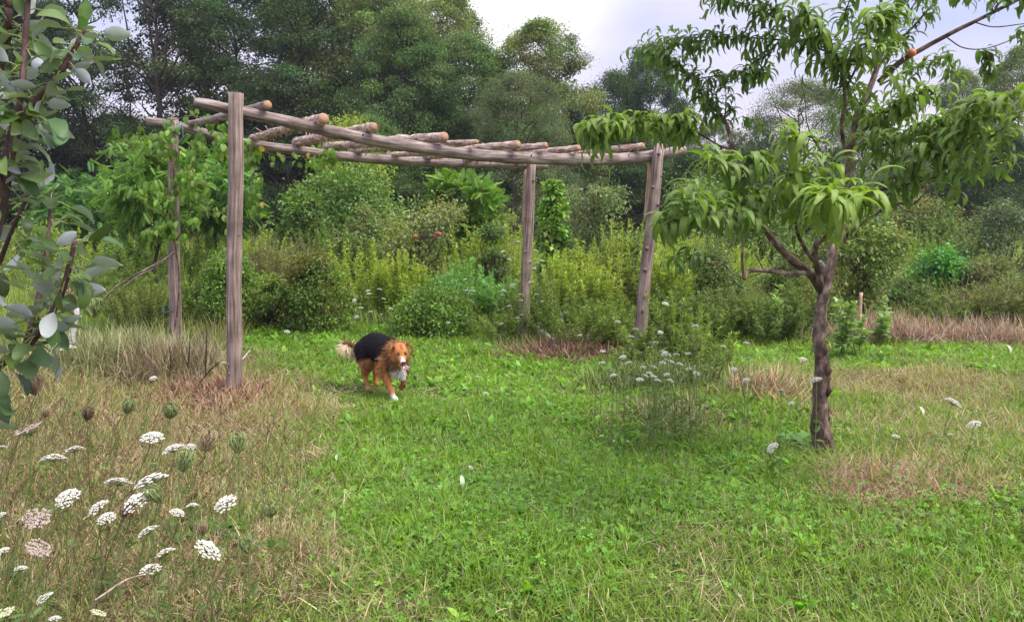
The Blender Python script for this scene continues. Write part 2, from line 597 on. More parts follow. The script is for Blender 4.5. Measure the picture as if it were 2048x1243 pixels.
def blades(mb, x, y, h, w, tilt, col, templ=T_blade, zoff=0.0):
    n = len(x)
    z = gz(x, y) + zoff
    k = rng.integers(0, len(templ), n)
    az = rng.random(n) * 2 * math.pi
    tl = np.abs(tilt * (0.4 + rng.random(n)))
    up = np.stack([np.cos(az) * np.sin(tl), np.sin(az) * np.sin(tl), np.cos(tl)], -1)
    # leaf Y axis = up direction, bending (-Z local) outwards
    outw = np.stack([np.cos(az), np.sin(az), np.zeros(n)], -1)
    R = frames(up, -outw + 0.3 * rng.normal(size=(n, 3)))
    pos = np.stack([x, y, z], -1)
    sc = np.stack([w, h, h], -1)
    for i, T in enumerate(templ):
        s = k == i
        if s.any():
            mb.inst(T, R[s], pos[s], sc[s], col[s])


def pathmask(x, y):
    """True where the mown grass is (not tall meadow)"""
    px, py = PX(x, y)
    lim = np.interp(px, [-300, 0, 150, 330, 470, 520, 620, 720, 770, 960, 1010, 1240, 1300, 1420, 1500, 2048, 2500],
                    [742, 742, 742, 728, 700, 652, 642, 655, 655, 662, 700, 702, 700, 705, 665, 672, 672])
    return py > lim + 26 * (vnoise(x, y, .5, 41) - .5) + 16 * (vnoise(x, y, .18, 42) - .5)


GRN = np.array([.185, .310, .024])
OLV = np.array([.22, .25, .06])
STR = np.array([.46, .35, .21])
PNK = np.array([.44, .29, .21])


def make_grass():
    # live grass
    b = MB()
    for n, y0, y1, bias in ((150000, 2.5, 7.0, .8), (150000, 6.5, 13.0, .8)):
        x, y = scatter(n, y0, y1, bias)
        k = pathmask(x, y)
        x, y = x[k], y[k]
        D = dryness(x, y); Lu = lushness(x, y)
        keep = rng.random(len(x)) > D * .82
        x, y, D, Lu = x[keep], y[keep], D[keep], Lu[keep]
        n = len(x)
        far = np.clip((y - 4) / 8, 0, 1)
        h = (.05 + .07 * rng.random(n) ** 1.5) * (1 + .25 * far) * (1 + .6 * (vnoise(x, y, .5, 9) - .4))
        h = h * np.where(np.hypot(x + 1.1, y - 7.0) < .75, .45, 1.0)
        w = h * 0 + (.10 + .09 * rng.random(n)) * (1 + .7 * far)
        mixv = np.clip(.30 + D * .9 - Lu * .55 + .22 * rng.normal(size=n), 0, 1)[:, None]
        col = (GRN * (1 - mixv) + OLV * mixv) * (1 + .28 * rng.normal(size=(n, 1)).clip(-1.6, 2.2))
        pale = rng.random(n) < .06 + .1 * D
        col[pale] = np.array([.30, .33, .14]) * (0.8 + .4 * rng.random((pale.sum(), 1)))
        blades(b, x, y, h, w, .55, np.clip(col, .01, .8))
    o = b.build('grass', M['grass'])
    tag(o, 'short green grass of the mown path and clearing', 'grass', kind='stuff')
    # longer arching grass tufts in the foreground
    b = MB()
    n = 46000
    cx, cy = scatter(2600, 2.6, 9.5, .85)
    kk = pathmask(cx, cy) & (np.hypot(cx + 1.1, cy - 7.0) > .6) & (rng.random(2600) < .45 + .55 * dryness(cx, cy))
    cx, cy = cx[kk], cy[kk]
    i = rng.integers(0, len(cx), n)
    x = cx[i] + rng.normal(size=n) * .05; y = cy[i] + rng.normal(size=n) * .05
    h = (.07 + .16 * rng.random(n) ** 1.5) * (.8 + .5 * (dryness(x, y) > .35))
    D = dryness(x, y)
    mixv = np.clip(D + .25 * rng.normal(size=n), 0, 1)[:, None]
    col = np.array([.17, .28, .045]) * (1 - mixv) + np.array([.33, .28, .12]) * mixv
    col = col * (1 + .25 * rng.normal(size=(n, 1)).clip(-2, 2))
    blades(b, x, y, h, np.full(n, .16), .6, np.clip(col, .01, .8))
    o = b.build('grass_tufts', M['grass'])
    tag(o, 'longer arching grass tufts in the foreground', 'grass', kind='stuff')
    # dry straw
    b = MB()
    for n, y0, y1 in ((170000, 2.5, 6.5), (120000, 6, 13)):
        x, y = scatter(n, y0, y1, .85)
        k = pathmask(x, y)
        x, y = x[k], y[k]
        D = dryness(x, y)
        k = rng.random(len(x)) < D * .85 + .04
        x, y, D = x[k], y[k], D[k]
        n = len(x)
        px, py = PX(x, y)
        pink = np.clip(blobs(px, py, [(1740, 972, 170, 50, 1.2), (1800, 762, 240, 45, .8), (620, 1095, 130, 80, .7), (420, 820, 200, 60, .8), (250, 770, 300, 50, .5)]) + .2 * rng.normal(size=n), 0, 1)[:, None]
        col = (STR * (1 - pink) + PNK * pink) * (1 + .32 * rng.normal(size=(n, 1)).clip(-1.8, 2))
        h = .05 + .11 * rng.random(n)
        blades(b, x, y, h, (.07 + .07 * rng.random(n)) * (1 + np.clip((y - 4) / 7, 0, 1)), 1.15, np.clip(col, .02, .8), zoff=.012)
    o = b.build('dry_grass', M['dry'])
    tag(o, 'straw coloured dead grass lying over the lawn', 'dry grass', kind='stuff')
    # broad leaved weeds (plantain, dandelion)
    b = MB()
    cx, cy = scatter(14000, 2.6, 12.5, .75)
    k = pathmask(cx, cy) & (np.hypot(cx + 1.1, cy - 7.0) > .55) & (rng.random(len(cx)) < .10 + .9 * lushness(cx, cy)) & (dryness(cx, cy) < .55)
    cx, cy = cx[k], cy[k]
    reps = 7
    x = np.repeat(cx, reps) + rng.normal(size=len(cx) * reps) * .015
    y = np.repeat(cy, reps) + rng.normal(size=len(cx) * reps) * .015
    n = len(x)
    pc = vary((.17, .33, .032), len(cx), .28, .08)
    col = np.repeat(pc, reps, 0) * (1 + .15 * rng.normal(size=(n, 1)))
    h = np.repeat((.045 + .07 * rng.random(len(cx)) ** 1.8) * np.clip(.7 + .06 * cy, .8, 1.3), reps) * (.7 + .5 * rng.random(n))
    blades(b, x, y, h, h * 1.0, .85, np.clip(col, .01, .8), templ=T_broad)
    o = b.build('broadleaf_weeds', M['grass'])
    tag(o, 'bright green broad leaved weeds low in the lawn', 'weeds', kind='stuff')
    # clover
    b = MB()
    x, y = scatter(60000, 2.5, 9, .8)
    px, py = PX(x, y)
    cl = np.clip(blobs(px, py, [(1000, 1080, 300, 140, 1.1), (800, 1010, 300, 70, .6), (900, 860, 250, 60, .5), (1800, 1050, 300, 80, .8), (150, 1180, 200, 80, .3), (1400, 1000, 300, 70, .5)]) + .7 * (vnoise(x, y, .3, 21) - .4), 0, 1)
    k = pathmask(x, y) & (rng.random(len(x)) < cl * .9)
    x, y = x[k], y[k]
    n = len(x)
    up = norm(np.stack([rng.normal(size=n) * .45, rng.normal(size=n) * .45 - .15, np.ones(n)], -1))
    R = frames(np.cross(up, sphere_dirs(n)), up)
    pos = np.stack([x, y, gz(x, y) + .035 + .05 * rng.random(n)], -1)
    b.inst(T_clover, R, pos, .016 + .012 * rng.random(n), vary((.15, .30, .038), n, .28, .1))
    o = b.build('clover', M['grass'])
    tag(o, 'low clover leaves patching the foreground lawn', 'clover', kind='stuff')
    # meadow behind and beside the lawn
    b = MB()
    x, y = scatter(230000, 7.8, 34, 1.5, 1.2)
    k = ~pathmask(x, y)
    x, y = x[k], y[k]
    px, py = PX(x, y)
    n = len(x)
    dist = np.clip((y - 9) / 10, 0, 1)
    edge = np.clip((np.interp(px, [-300, 470, 520, 2500], [742, 700, 652, 672]) - py) / 60, 0, 1)
    h = (.18 + .40 * edge + .35 * dist) * (.5 + .8 * rng.random(n)) * (.7 + .6 * vnoise(x, y, 1.1, 31))
    brown = np.clip(blobs(px, py, [(1790, 645, 110, 38, .8), (1980, 645, 80, 38, .6), (420, 700, 150, 45, .5), (200, 735, 300, 25, .6), (950, 620, 80, 60, .4), (1170, 680, 110, 40, .9),
                                   (640, 600, 60, 40, .3), (1600, 620, 60, 30, .4), (1880, 570, 60, 20, .7), (520, 480, 120, 20, .3)]) + .35 * (vnoise(x, y, .6, 33) - .45), 0, 1)
    ye = vnoise(x, y, 1.6, 35)[:, None]
    g = np.array([.14, .21, .04]) * (1 - ye) + np.array([.27, .34, .065]) * ye
    br = np.array([.31, .225, .15])
    isb = (rng.random(n) < brown * .85 + .06)[:, None]
    col = np.where(isb, br[None], g) * (1 + .3 * rng.normal(size=(n, 1)).clip(-2, 2))
    blades(b, x, y, h, .13 + .16 * rng.random(n) + .2 * dist, .38, np.clip(col, .01, .8))
    o = b.build('meadow_grass', M['grass'])
    tag(o, 'tall meadow grass beyond the mown clearing', 'meadow', kind='stuff')


make_grass()


def grass_stalks():
    """thin leaning flower stalks and dead stems among the foreground flowers"""
    b = MB(); r = np.random.default_rng(3)
    n = 2300
    x, y = scatter(n * 3, 2.5, 6.0, .9)
    px, py = PX(x, y)
    k = (px < 640) & (r.random(len(x)) < np.clip(1.2 - px / 560, .12, 1))
    x, y = x[k][:n], y[k][:n]
    for i in range(len(x)):
        L_ = .22 + .38 * r.random()
        a0 = np.array([x[i], y[i], gz(x[i], y[i])])
        dv = np.array([.42 + .35 * r.normal(), .25 * r.normal(), 1.0]); dv /= np.linalg.norm(dv)
        e = a0 + dv * L_
        m_ = a0 + dv * L_ * .5 + np.array([-.02, 0, .03])
        g = r.random()
        c = np.array([.17, .24, .07]) if g < .5 else (np.array([.34, .27, .14]) if g < .85 else np.array([.22, .11, .07]))
        b.tube(np.array([a0, m_, e]), [.0019, .0015, .0008], 3, c * (.7 + .6 * r.random()), cap=False)
        if g > .6:
            m2 = 9
            t = .7 + .3 * r.random(m2)
            pos = m_ * (1 - t[:, None]) + e * t[:, None]
            dd = norm(dv + .5 * r.normal(size=(m2, 3)))
            b.inst(T_narrow, frames(dd, sphere_dirs(m2, r)), pos, .018 + .012 * r.random(m2), vary(c, m2, .3, .05, r).clip(.01, .9))
    o = b.build('grass_stalks', M['dry'])
    tag(o, 'thin leaning grass stalks and dead stems among the foreground flowers', 'grass', kind='stuff')


grass_stalks()


# ------------------------------------------------------------------ trees and shrubs
def cluster_leaves(mb, ctr, rad, n, size, T, base, amt=.22, droop=.25, flat=.75, r=rng, upb=.9, cvar=None):
    """leaves scattered round many cluster centres"""
    k = len(ctr)
    idx = r.integers(0, k, n)
    rad = np.asarray(rad) if np.ndim(rad) else np.full(k, rad)
    off = sphere_dirs(n, r) * (r.random((n, 1)) ** .45) * np.where(r.random((n, 1)) < .3, .9 + .75 * r.random((n, 1)), .85 + .2 * r.random((n, 1)))
    off[:, 2] *= flat
    pos = ctr[idx] + off * rad[idx][:, None]
    d = norm(off) * .8 + r.normal(size=(n, 3)) * .6
    d[:, 2] -= droop
    up = np.array([0, 0, upb]) + r.normal(size=(n, 3)) * .45
    R = frames(d, up)
    if cvar is None:
        cvar = vary(base, k, .18, .07, r)
    col = cvar[idx] * (1 + amt * r.normal(size=(n, 1)).clip(-2, 2))
    mb.inst(T, R, pos, size * (.7 + .6 * r.random(n)), np.clip(col, .004, .9))


def limb(r, a, b, sag=.1, n=5, jit=.05):
    t = np.linspace(0, 1, n)[:, None]
    L_ = np.linalg.norm(b - a)
    p = a * (1 - t) + b * t
    p[1:-1] += r.normal(size=(n - 2, 3)) * L_ * jit
    p[:, 2] += sag * L_ * np.sin(t[:, 0] * math.pi)
    return p


def make_tree(name, H, R, nleaf, base, label, loc, seed, c0=.22, leafsize=.16, T=T_quadw, ncl=80, crad=.75, trunk_r=.13,
              group=None, mat='far', barkcol=(1, 1, 1), shape='oval', cat='tree', droop=.25, shell=.55):
    r = np.random.default_rng(seed)
    t = empty(name, loc, label, cat, group)
    loc = np.asarray(loc, float)
    wood = MB(); leaf = MB()
    tops = np.array([r.normal() * .03 * H, r.normal() * .03 * H, H * .93])
    tp = limb(r, np.zeros(3), tops, 0, 9, .012)
    wood.tube(tp + loc, np.linspace(trunk_r, trunk_r * .15, 9), 8, (1, 1, 1), lump=.08, toff=seed)
    u = r.random(ncl)
    zz = c0 + (1 - c0) * u
    if shape == 'oval':
        pr = np.sin(np.clip((zz - c0 * .7) / (1 - c0 * .7), 0, 1) * math.pi) ** .55
    elif shape == 'dome':
        pr = np.sqrt(np.clip(1 - ((zz - c0) / (1 - c0)) ** 2.4, 0.02, 1))
    else:
        pr = np.clip(1.05 - (zz - c0) / (1 - c0), .08, 1) ** .7
    az = r.random(ncl) * 6.283
    rr = R * pr * (shell + (1 - shell) * np.sqrt(r.random(ncl))) * (1 + .18 * np.sin(az * 2 + seed) + .12 * np.sin(az * 5 + zz * 9))
    ctr = np.stack([np.cos(az) * rr, np.sin(az) * rr, zz * H], -1)
    axis = np.stack([np.interp(zz * H, tp[:, 2], tp[:, k]) for k in range(2)], -1)
    ctr[:, :2] += axis
    m_ = 0
    for c in ctr[:min(ncl, 60)]:
        hz_ = max(c[2] - np.linalg.norm(c[:2]) * .75, c0 * H * .6)
        a = np.array([np.interp(hz_, tp[:, 2], tp[:, k]) for k in range(3)])
        p = limb(r, a, c, .06, 5, .05)
        r0 = trunk_r * .32
        wood.tube(p + loc, np.linspace(r0, r0 * .15, 5), 5, (1, 1, 1), cap=False, toff=m_)
        m_ += 1
    cluster_leaves(leaf, ctr + loc, crad * (.6 + .8 * r.random(ncl)), nleaf, leafsize, T, base, .16, droop, .55, r, upb=1.4, cvar=vary(base, ncl, .26, .07, r))
    wood.build('trunk', M['darkbark'], t)
    leaf.build('crown', M[mat], t)
    return t


def make_shrub(name, px, top, hw, d, base, label, seed, bot=None, nleaf=5000, leafsize=.06, T=T_quad, ncl=60, crad=None, cat='shrub',
               mat='leaf', c0=.05, group=None, shape='dome', stems=9, depthk=1.0, droop=.2, tint2=None, shell=.6, woodc=(1, 1, 1), trunk=False):
    r = np.random.default_rng(seed)
    tp = P(px, top, d)
    H = max(tp[2], .2) * .97
    R = hw / F * d
    loc = np.array([tp[0], d, gz(tp[0], d) - .02])
    t = empty(name, loc, label, cat, group)
    wood = MB(); leaf = MB()
    if crad is None:
        crad = R * .33
    u = r.random(ncl) ** .9
    zz = c0 + (.96 - c0) * u
    q = (zz - c0) / (1 - c0)
    if shape == 'dome':
        pr = np.sqrt(np.clip(1 - q ** 2.2, .02, 1)) * (0.82 + .18 * np.minimum(q * 3, 1))
    elif shape == 'oval':
        pr = np.sin(np.clip(q * .92 + .06, 0, 1) * math.pi) ** .6
    elif shape == 'cone':
        pr = np.clip(1.02 - q, .08, 1) ** .75
    else:
        pr = .35 + .65 * q
    az = r.random(ncl) * 6.283
    rr = R * pr * (shell + (1 - shell) * np.sqrt(r.random(ncl))) * (1 + .15 * np.sin(az * 3 + seed))
    rr = np.maximum(rr - crad * .4, rr * .3)
    ctr = np.stack([np.cos(az) * rr, np.sin(az) * rr * depthk, np.maximum(zz * H - crad * .3, .05)], -1)
    for i in range(min(ncl, 46)):
        if trunk:
            hz_ = H * (c0 * .8 + .5 * zz[i] * r.random())
            a = np.array([0, 0, hz_])
        else:
            a = np.array([r.normal() * .08 * R, r.normal() * .08 * R, 0])
        p = limb(r, a, ctr[i], -.03 if trunk else .05, 5, .06)
        w0 = .007 + .004 * H
        wood.tube(p + loc, np.linspace(w0, .002, 5), 5, woodc, cap=False, toff=i)
    if trunk:
        wood.tube(limb(r, np.zeros(3), np.array([r.normal() * .04, 0, H * .85]), 0, 7, .02) + loc, np.linspace(.012 + .012 * H, .004, 7), 7, woodc, lump=.1)
    base = np.array(base) * 1.38
    cv = vary(base, ncl, .2, .07, r)
    if tint2 is not None:
        mk = r.random(ncl) < .3
        cv[mk] = vary(tint2, mk.sum(), .2, .07, r)
    cluster_leaves(leaf, ctr + loc, crad * (.6 + .8 * r.random(ncl)), nleaf, leafsize, T, base, .28, droop, .8, r, cvar=cv)
    wood.build('stems' if not trunk else 'trunk', M['darkbark'], t)
    leaf.build('foliage' if not trunk else 'crown', M[mat], t)
    return t


# forest trees: six kinds built once, then copied
DG = (.075, .125, .052); MG = (.110, .175, .065); YG = (.185, .235, .085); GG = (.145, .185, .098)
KINDS = []
kk_ = [dict(H=13, R=3.3, nleaf=80000, base=DG, ncl=270, crad=.72, c0=.16, shape='oval', leafsize=.115),
       dict(H=13, R=3.0, nleaf=15000, base=(.072, .115, .050), ncl=105, crad=.58, c0=.30, shape='oval', leafsize=.115, trunk_r=.16),
       dict(H=12, R=3.6, nleaf=90000, base=MG, ncl=290, crad=.72, c0=.08, shape='dome', leafsize=.11),
       dict(H=9, R=3.3, nleaf=80000, base=GG, ncl=270, crad=.62, c0=.04, shape='dome', leafsize=.085, T=T_quad),
       dict(H=12, R=3.1, nleaf=90000, base=YG, ncl=270, crad=.66, c0=.10, shape='oval', leafsize=.10),
       dict(H=9, R=3.2, nleaf=70000, base=(.068, .115, .046), ncl=230, crad=.72, c0=.06, shape='dome', leafsize=.11)]
# (px, top_py, depth, half width px, kind, label)
FT = [(-60, -120, 33, 170, 0, 'dark leafy tree at the far left edge behind the pear branches'),
      (20, -90, 37, 95, 0, 'tall dark forest tree behind the pear tree crown'),
      (170, -130, 35, 110, 1, 'thin crowned tree with sky gaps, just right of the pear tree'),
      (285, -150, 34, 150, 1, 'open crowned tree with slender dark trunk above the leafy vine post'),
      (385, -90, 35, 140, 1, 'open dark tree behind the top of the front pergola post'),
      (470, -120, 37, 150, 0, 'tall dense tree directly behind the front pergola post'),
      (560, -60, 33, 140, 1, 'sparse tree with pale sky showing through, right of the front pergola post'),
      (650, -100, 36, 160, 2, 'full green tree behind the first shaggy rafters'),
      (745, -60, 33, 130, 4, 'lighter green tree whose top thins to sky above the pergola middle'),
      (820, 30, 30, 120, 2, 'rounded mid green tree above the middle of the front beam'),
      (885, -10, 35, 105, 4, 'tree under the brightest patch of sky'),
      (960, 70, 31, 120, 2, 'broad tree left of the pale topped one at the wood edge'),
      (1080, 48, 32, 115, 4, 'pale yellow green topped tree at the right end of the tall wood'),
      (1030, 150, 28, 120, 3, 'rounded grey green tree above the far right pergola post'),
      (1120, 180, 33, 70, 5, 'dark lower tree closing the right end of the tall wood'),
      (1225, 150, 42, 75, 5, 'dark distant tree left of the small gap of sky'),
      (1310, 92, 43, 75, 0, 'tall dark distant tree above the right end of the pergola'),
      (1440, 245, 38, 90, 3, 'low distant tree below the sky gap left of the peach tree'),
      (1600, 168, 36, 135, 3, 'dome shaped willow like tree behind the peach tree'),
      (1730, 225, 40, 90, 3, 'low rounded tree behind the peach trunk fork at the right of the dome'),
      (1860, 290, 36, 110, 3, 'low grey green tree behind the right peach branches'),
      (1925, 140, 50, 60, 4, 'faint thin crowned tree on the far right skyline'),
      (2055, 95, 42, 80, 4, 'tall tree cut off by the right edge of the view'),
      (1990, 260, 33, 100, 5, 'dark tree low behind the right end of the peach tree'),
      (760, 230, 27, 100, 2, 'rounded tree just above the rafters in front of the wood'),
      (1390, 300, 33, 90, 5, 'dark low tree behind the right hand pergola post'),
      (230, 235, 38, 130, 5, 'low dark tree under the sky gaps on the left'),
      (520, 190, 38, 130, 5, 'low dark tree behind the front post and first rafter'),
      (930, 240, 34, 130, 5, 'low dark tree behind the middle rafters'),
      (1250, 250, 36, 110, 5, 'low dark tree behind the far end of the pergola'),
      (-20, 220, 36, 130, 5, 'low dark tree behind the pear stems'),
      (660, 260, 36, 120, 5, 'low dark tree between the yellow green tree and the wood'),
      (380, 240, 36, 120, 5, 'low dark tree behind the vine covered beam')]
protos = {}
for i, (px, tpy, d, hw, k, lab) in enumerate(FT):
    pt = P(px, tpy, d)
    kd = kk_[k]
    loc = (pt[0], d, -.05)
    names = ['maple_tree', 'locust_tree', 'ash_tree', 'willow_tree', 'poplar_tree', 'cherry_tree']
    if k not in protos:
        protos[k] = make_tree('forest_tree', label=lab, loc=loc, seed=100 + k, group='trees of the wood behind the meadow', **kd)
        o = protos[k]
    else:
        o = dup(protos[k], loc, label=lab)
    o.rotation_euler = (0, 0, i * 2.4)
    sh = pt[2] / kd['H']
    sw = (hw / F * d) / kd['R']
    o.scale = (sw, sw, sh)

# undergrowth and far wood
b = MB()
n = 60000
r = np.random.default_rng(5)
cx = r.random(420) * 46 - 27; cy = 36 + r.random(420) * 9
hh = np.where(cx < 3, 3.6, 2.2)
cz = r.random(420) ** .8 * hh
cluster_leaves(b, np.stack([cx, cy, cz + .3], -1), 1.1, n, .2, T_quadw, (.034, .062, .026), .25, .2, .8, r)
tag(b.build('undergrowth', M['far']), 'dark undergrowth at the foot of the wood', 'undergrowth', kind='stuff')
b = MB()
cx = r.random(900) * 110 - 55; cy = 52 + r.random(900) * 10
cz = r.random(900) ** 1.0 * np.where(cx < 6, 9.5 + 1.5 * np.sin(cx * .7), 5.5 + 1 * np.sin(cx * .5))
k_ = ~((cx < -14) & (cz > 4.6) & (r.random(900) < .96))
cluster_leaves(b, np.stack([cx, cy, cz], -1)[k_], 1.7, 75000, .34, T_quadw, (.040, .070, .034), .25, .2, .8, r)
tag(b.build('distant_wood', M['far']), 'distant mass of trees seen through gaps', 'wood', kind='stuff')

# mid-ground shrubs and small trees
SB = make_shrub
PIN = dict(T=T_pin, droop=.35)
SB('sumac_tree', 300, 245, 105, 13, (.115, .205, .032), 'bright green feathery leaved small tree behind the vine covered post', 201, nleaf=1900, leafsize=.19, ncl=70, shell=.3, c0=.55, cat='small tree', shape='oval', trunk=True, **PIN)
SB('sumac_tree', 175, 345, 95, 19, (.070, .150, .030), 'darker feathery leaved small tree between pear tree and vine post', 202, nleaf=2600, leafsize=.25, ncl=80, c0=.55, cat='small tree', shape='oval', trunk=True, **PIN)
SB('sumac_tree', 420, 300, 90, 15, (.085, .185, .030), 'feathery green small tree just left of the front post', 203, nleaf=1200, leafsize=.20, ncl=50, c0=.55, cat='small tree', shape='oval', trunk=True, **PIN)
SB('small_tree', 695, 212, 78, 24, (.19, .25, .040), 'yellow green rounded tree rising behind the first shaggy rafters', 204, nleaf=9000, leafsize=.10, ncl=80, c0=.25, cat='small tree', trunk=True, shape='oval')
SB('small_tree', 690, 325, 140, 20, (.095, .165, .032), 'wide green small tree under the pergola roof left of middle', 205, nleaf=16000, leafsize=.10, ncl=110, c0=.12, cat='small tree', trunk=True)
SB('small_tree', 600, 360, 60, 18, (.085, .150, .030), 'narrow green small tree right of the front post', 206, nleaf=5000, leafsize=.09, ncl=50, c0=.12, cat='small tree', trunk=True)
SB('cypress_shrub', 940, 335, 62, 17, (.120, .215, .032), 'tall bright green feathery shrub left of the far right post', 207, nleaf=1700, leafsize=.26, ncl=60, c0=.1, shape='fan', crad=.2, cat='shrub', T=T_pin, droop=-.5)
SB('cypress_shrub', 886, 345, 18, 17, (.130, .225, .032), 'slim upright feathery shrub beside the taller one under the rear beam', 208, nleaf=420, leafsize=.24, ncl=24, c0=.1, shape='oval', crad=.15, cat='shrub', T=T_pin, droop=-.6)
SB('pear_sapling', 1108, 335, 42, 12.5, (.135, .225, .035), 'yellow green leafy sapling just right of the far right post', 209, nleaf=2400, leafsize=.10, T=T_card, ncl=46, c0=.30, shape='cone', cat='sapling', trunk=True, droop=.5)
SB('olive_shrub', 1185, 348, 68, 15, (.125, .165, .065), 'grey green airy shrub between the two right posts', 210, nleaf=8000, leafsize=.06, ncl=60, c0=.1, shape='fan', cat='shrub')
SB('apple_tree', 838, 385, 100, 13.5, (.150, .180, .055), 'small apple tree with red fruit and thin bare trunk', 211, nleaf=4200, leafsize=.065, T=T_card, ncl=60, c0=.40, shape='fan', cat='apple tree', trunk=True, tint2=(.22, .20, .08))
SB('apple_tree', 716, 395, 52, 14, (.130, .175, .050), 'pale leaved sapling left of the small apple tree with fruit', 212, nleaf=2600, leafsize=.065, T=T_card, ncl=44, c0=.3, shape='oval', cat='sapling', trunk=True)
SB('round_bush', 462, 492, 80, 11.3, (.11, .18, .032), 'dense green bush half hidden behind the front post', 213, nleaf=9000, leafsize=.05, ncl=70, cat='bush')
SB('round_bush', 622, 490, 74, 11.0, (.12, .185, .034), 'dense bush with rusty leaves on its right side, right of the front post', 214, nleaf=10000, leafsize=.048, ncl=80, cat='bush', tint2=(.17, .14, .04))
SB('round_bush', 862, 563, 92, 10.9, (.12, .20, .034), 'low rounded bush directly behind the dog', 215, nleaf=10000, leafsize=.055, ncl=80, cat='bush', T=T_narrow and T_quad)
SB('round_bush', 545, 545, 40, 11.2, (.130, .190, .035), 'small light green bush between the two larger bushes', 216, nleaf=3000, leafsize=.05, ncl=30, cat='bush')
SB('dark_bush', 1262, 455, 68, 13.0, (.075, .110, .040), 'dark grey green bush between the right posts', 217, nleaf=9000, leafsize=.05, ncl=60, cat='bush')
SB('dark_bush', 1120, 430, 40, 12.6, (.060, .115, .028), 'dark green bush behind the far right post', 218, nleaf=4000, leafsize=.06, ncl=40, cat='bush')
SB('olive_shrub', 1400, 335, 110, 22, (.120, .180, .050), 'light green airy shrub behind the right pergola post', 219, nleaf=11000, leafsize=.085, ncl=80, c0=.05)
SB('olive_shrub', 1530, 400, 80, 19, (.110, .160, .045), 'mid green shrub behind the left peach branches', 220, nleaf=8000, leafsize=.08, ncl=60, c0=.05)
SB('dark_bush', 1420, 480, 70, 12.5, (.090, .140, .035), 'mid green bush under the lowest left peach branches', 221, nleaf=8000, leafsize=.05, ncl=60, cat='bush', tint2=(.16, .18, .05))
SB('apple_tree', 1728, 415, 92, 11.5, (.105, .160, .035), 'small leafy fruit tree right of the peach trunk with wooden stake', 222, nleaf=6500, leafsize=.06, T=T_card, ncl=70, c0=.30, shape='oval', cat='small tree', trunk=True, tint2=(.22, .22, .06))
SB('olive_shrub', 1690, 340, 90, 17, (.100, .150, .045), 'green shrub behind the fork of the peach tree', 223, nleaf=9000, leafsize=.07, ncl=60, c0=.05)
SB('olive_shrub', 1850, 375, 110, 18, (.105, .155, .040), 'wide yellowish shrub behind the right peach twigs', 224, nleaf=12000, leafsize=.07, ncl=80, c0=.05, tint2=(.17, .16, .05))
SB('olive_shrub', 2010, 390, 90, 16, (.085, .115, .055), 'grey green shrub at the right edge', 225, nleaf=9000, leafsize=.06, ncl=60, c0=.05)
SB('dark_bush', 1880, 485, 72, 13.5, (.070, .190, .030), 'vivid green leafy bush in the right background', 226, nleaf=5500, leafsize=.07, T=T_card, ncl=50, cat='bush')
SB('dark_bush', 1985, 505, 80, 13, (.115, .150, .045), 'olive bush below the grey green shrub at the right edge', 227, nleaf=7500, leafsize=.05, ncl=60, cat='bush', tint2=(.20, .17, .08))
SB('dark_bush', 1815, 545, 50, 12.3, (.075, .120, .030), 'small dark bush behind the brown grass on the right', 228, nleaf=3600, leafsize=.05, ncl=36, cat='bush')
SB('dark_bush', 250, 470, 70, 15, (.115, .180, .035), 'light bush low behind the pear leaves on the left', 229, nleaf=5000, leafsize=.06, ncl=50, cat='bush')
SB('dark_bush', 60, 440, 110, 14, (.110, .165, .035), 'yellowish bush behind the pear stems', 230, nleaf=6500, leafsize=.06, ncl=50, cat='bush')
SB('olive_shrub', 985, 420, 40, 13.5, (.105, .150, .050), 'small grey green shrub left of the far right post', 231, nleaf=3600, leafsize=.05, ncl=36, c0=.05)
SB('olive_shrub', 1590, 470, 60, 13, (.100, .150, .040), 'bush behind the low bare branch of the peach tree', 232, nleaf=6000, leafsize=.05, ncl=50, c0=.05, tint2=(.2, .2, .06))

# apples on the small apple tree
def blob(r=1.0, seg=12, rings=8, sq=(1, 1, 1), dimple=0.0):
    v = [[0, 0, 1]]
    for i in range(1, rings):
        a = math.pi * i / rings
        for j in range(seg):
            t = 2 * math.pi * j / seg
            v.append([math.sin(a) * math.cos(t), math.sin(a) * math.sin(t), math.cos(a)])
    v.append([0, 0, -1])
    v = np.array(v, float)
    if dimple:
        v[:, 2] -= dimple * np.exp(-((v[:, 0] ** 2 + v[:, 1] ** 2) / .12)) * np.sign(v[:, 2])
    f = []
    for j in range(seg):
        f.append([0, 1 + j, 1 + (j + 1) % seg])
        e = len(v) - 1; b0 = 1 + (rings - 2) * seg
        f.append([e, b0 + (j + 1) % seg, b0 + j])
    for i in range(rings - 2):
        for j in range(seg):
            a0 = 1 + i * seg + j; a1 = 1 + i * seg + (j + 1) % seg
            f.append([a0, a0 + seg, a1 + seg]); f.append([a0, a1 + seg, a1])
    return v * np.array(sq) * r, np.array(f)


def fruit(name, px, py, d, r, col, label, cat, group=None):
    b = MB(); p = P(px, py, d)
    v, f = blob(r, 14, 9, (1, 1, .93), .22)
    c = np.tile(col, (len(v), 1)) * (1 + .25 * np.sin(v[:, :1] / r * 2))
    b.add(v + p, f, np.clip(c, 0, 1))
    o = b.build(name, M['wet2'], origin=p)
    tag(o, label, cat, group)
    b = MB(); b.tube(np.array([p + [0, 0, r * .7], p + [0.003, 0, r * 1.1], p + [.004, 0, r * 1.9]]), .0025, 5, (.12, .08, .04))
    b.build('stalk', M['plain'], o)


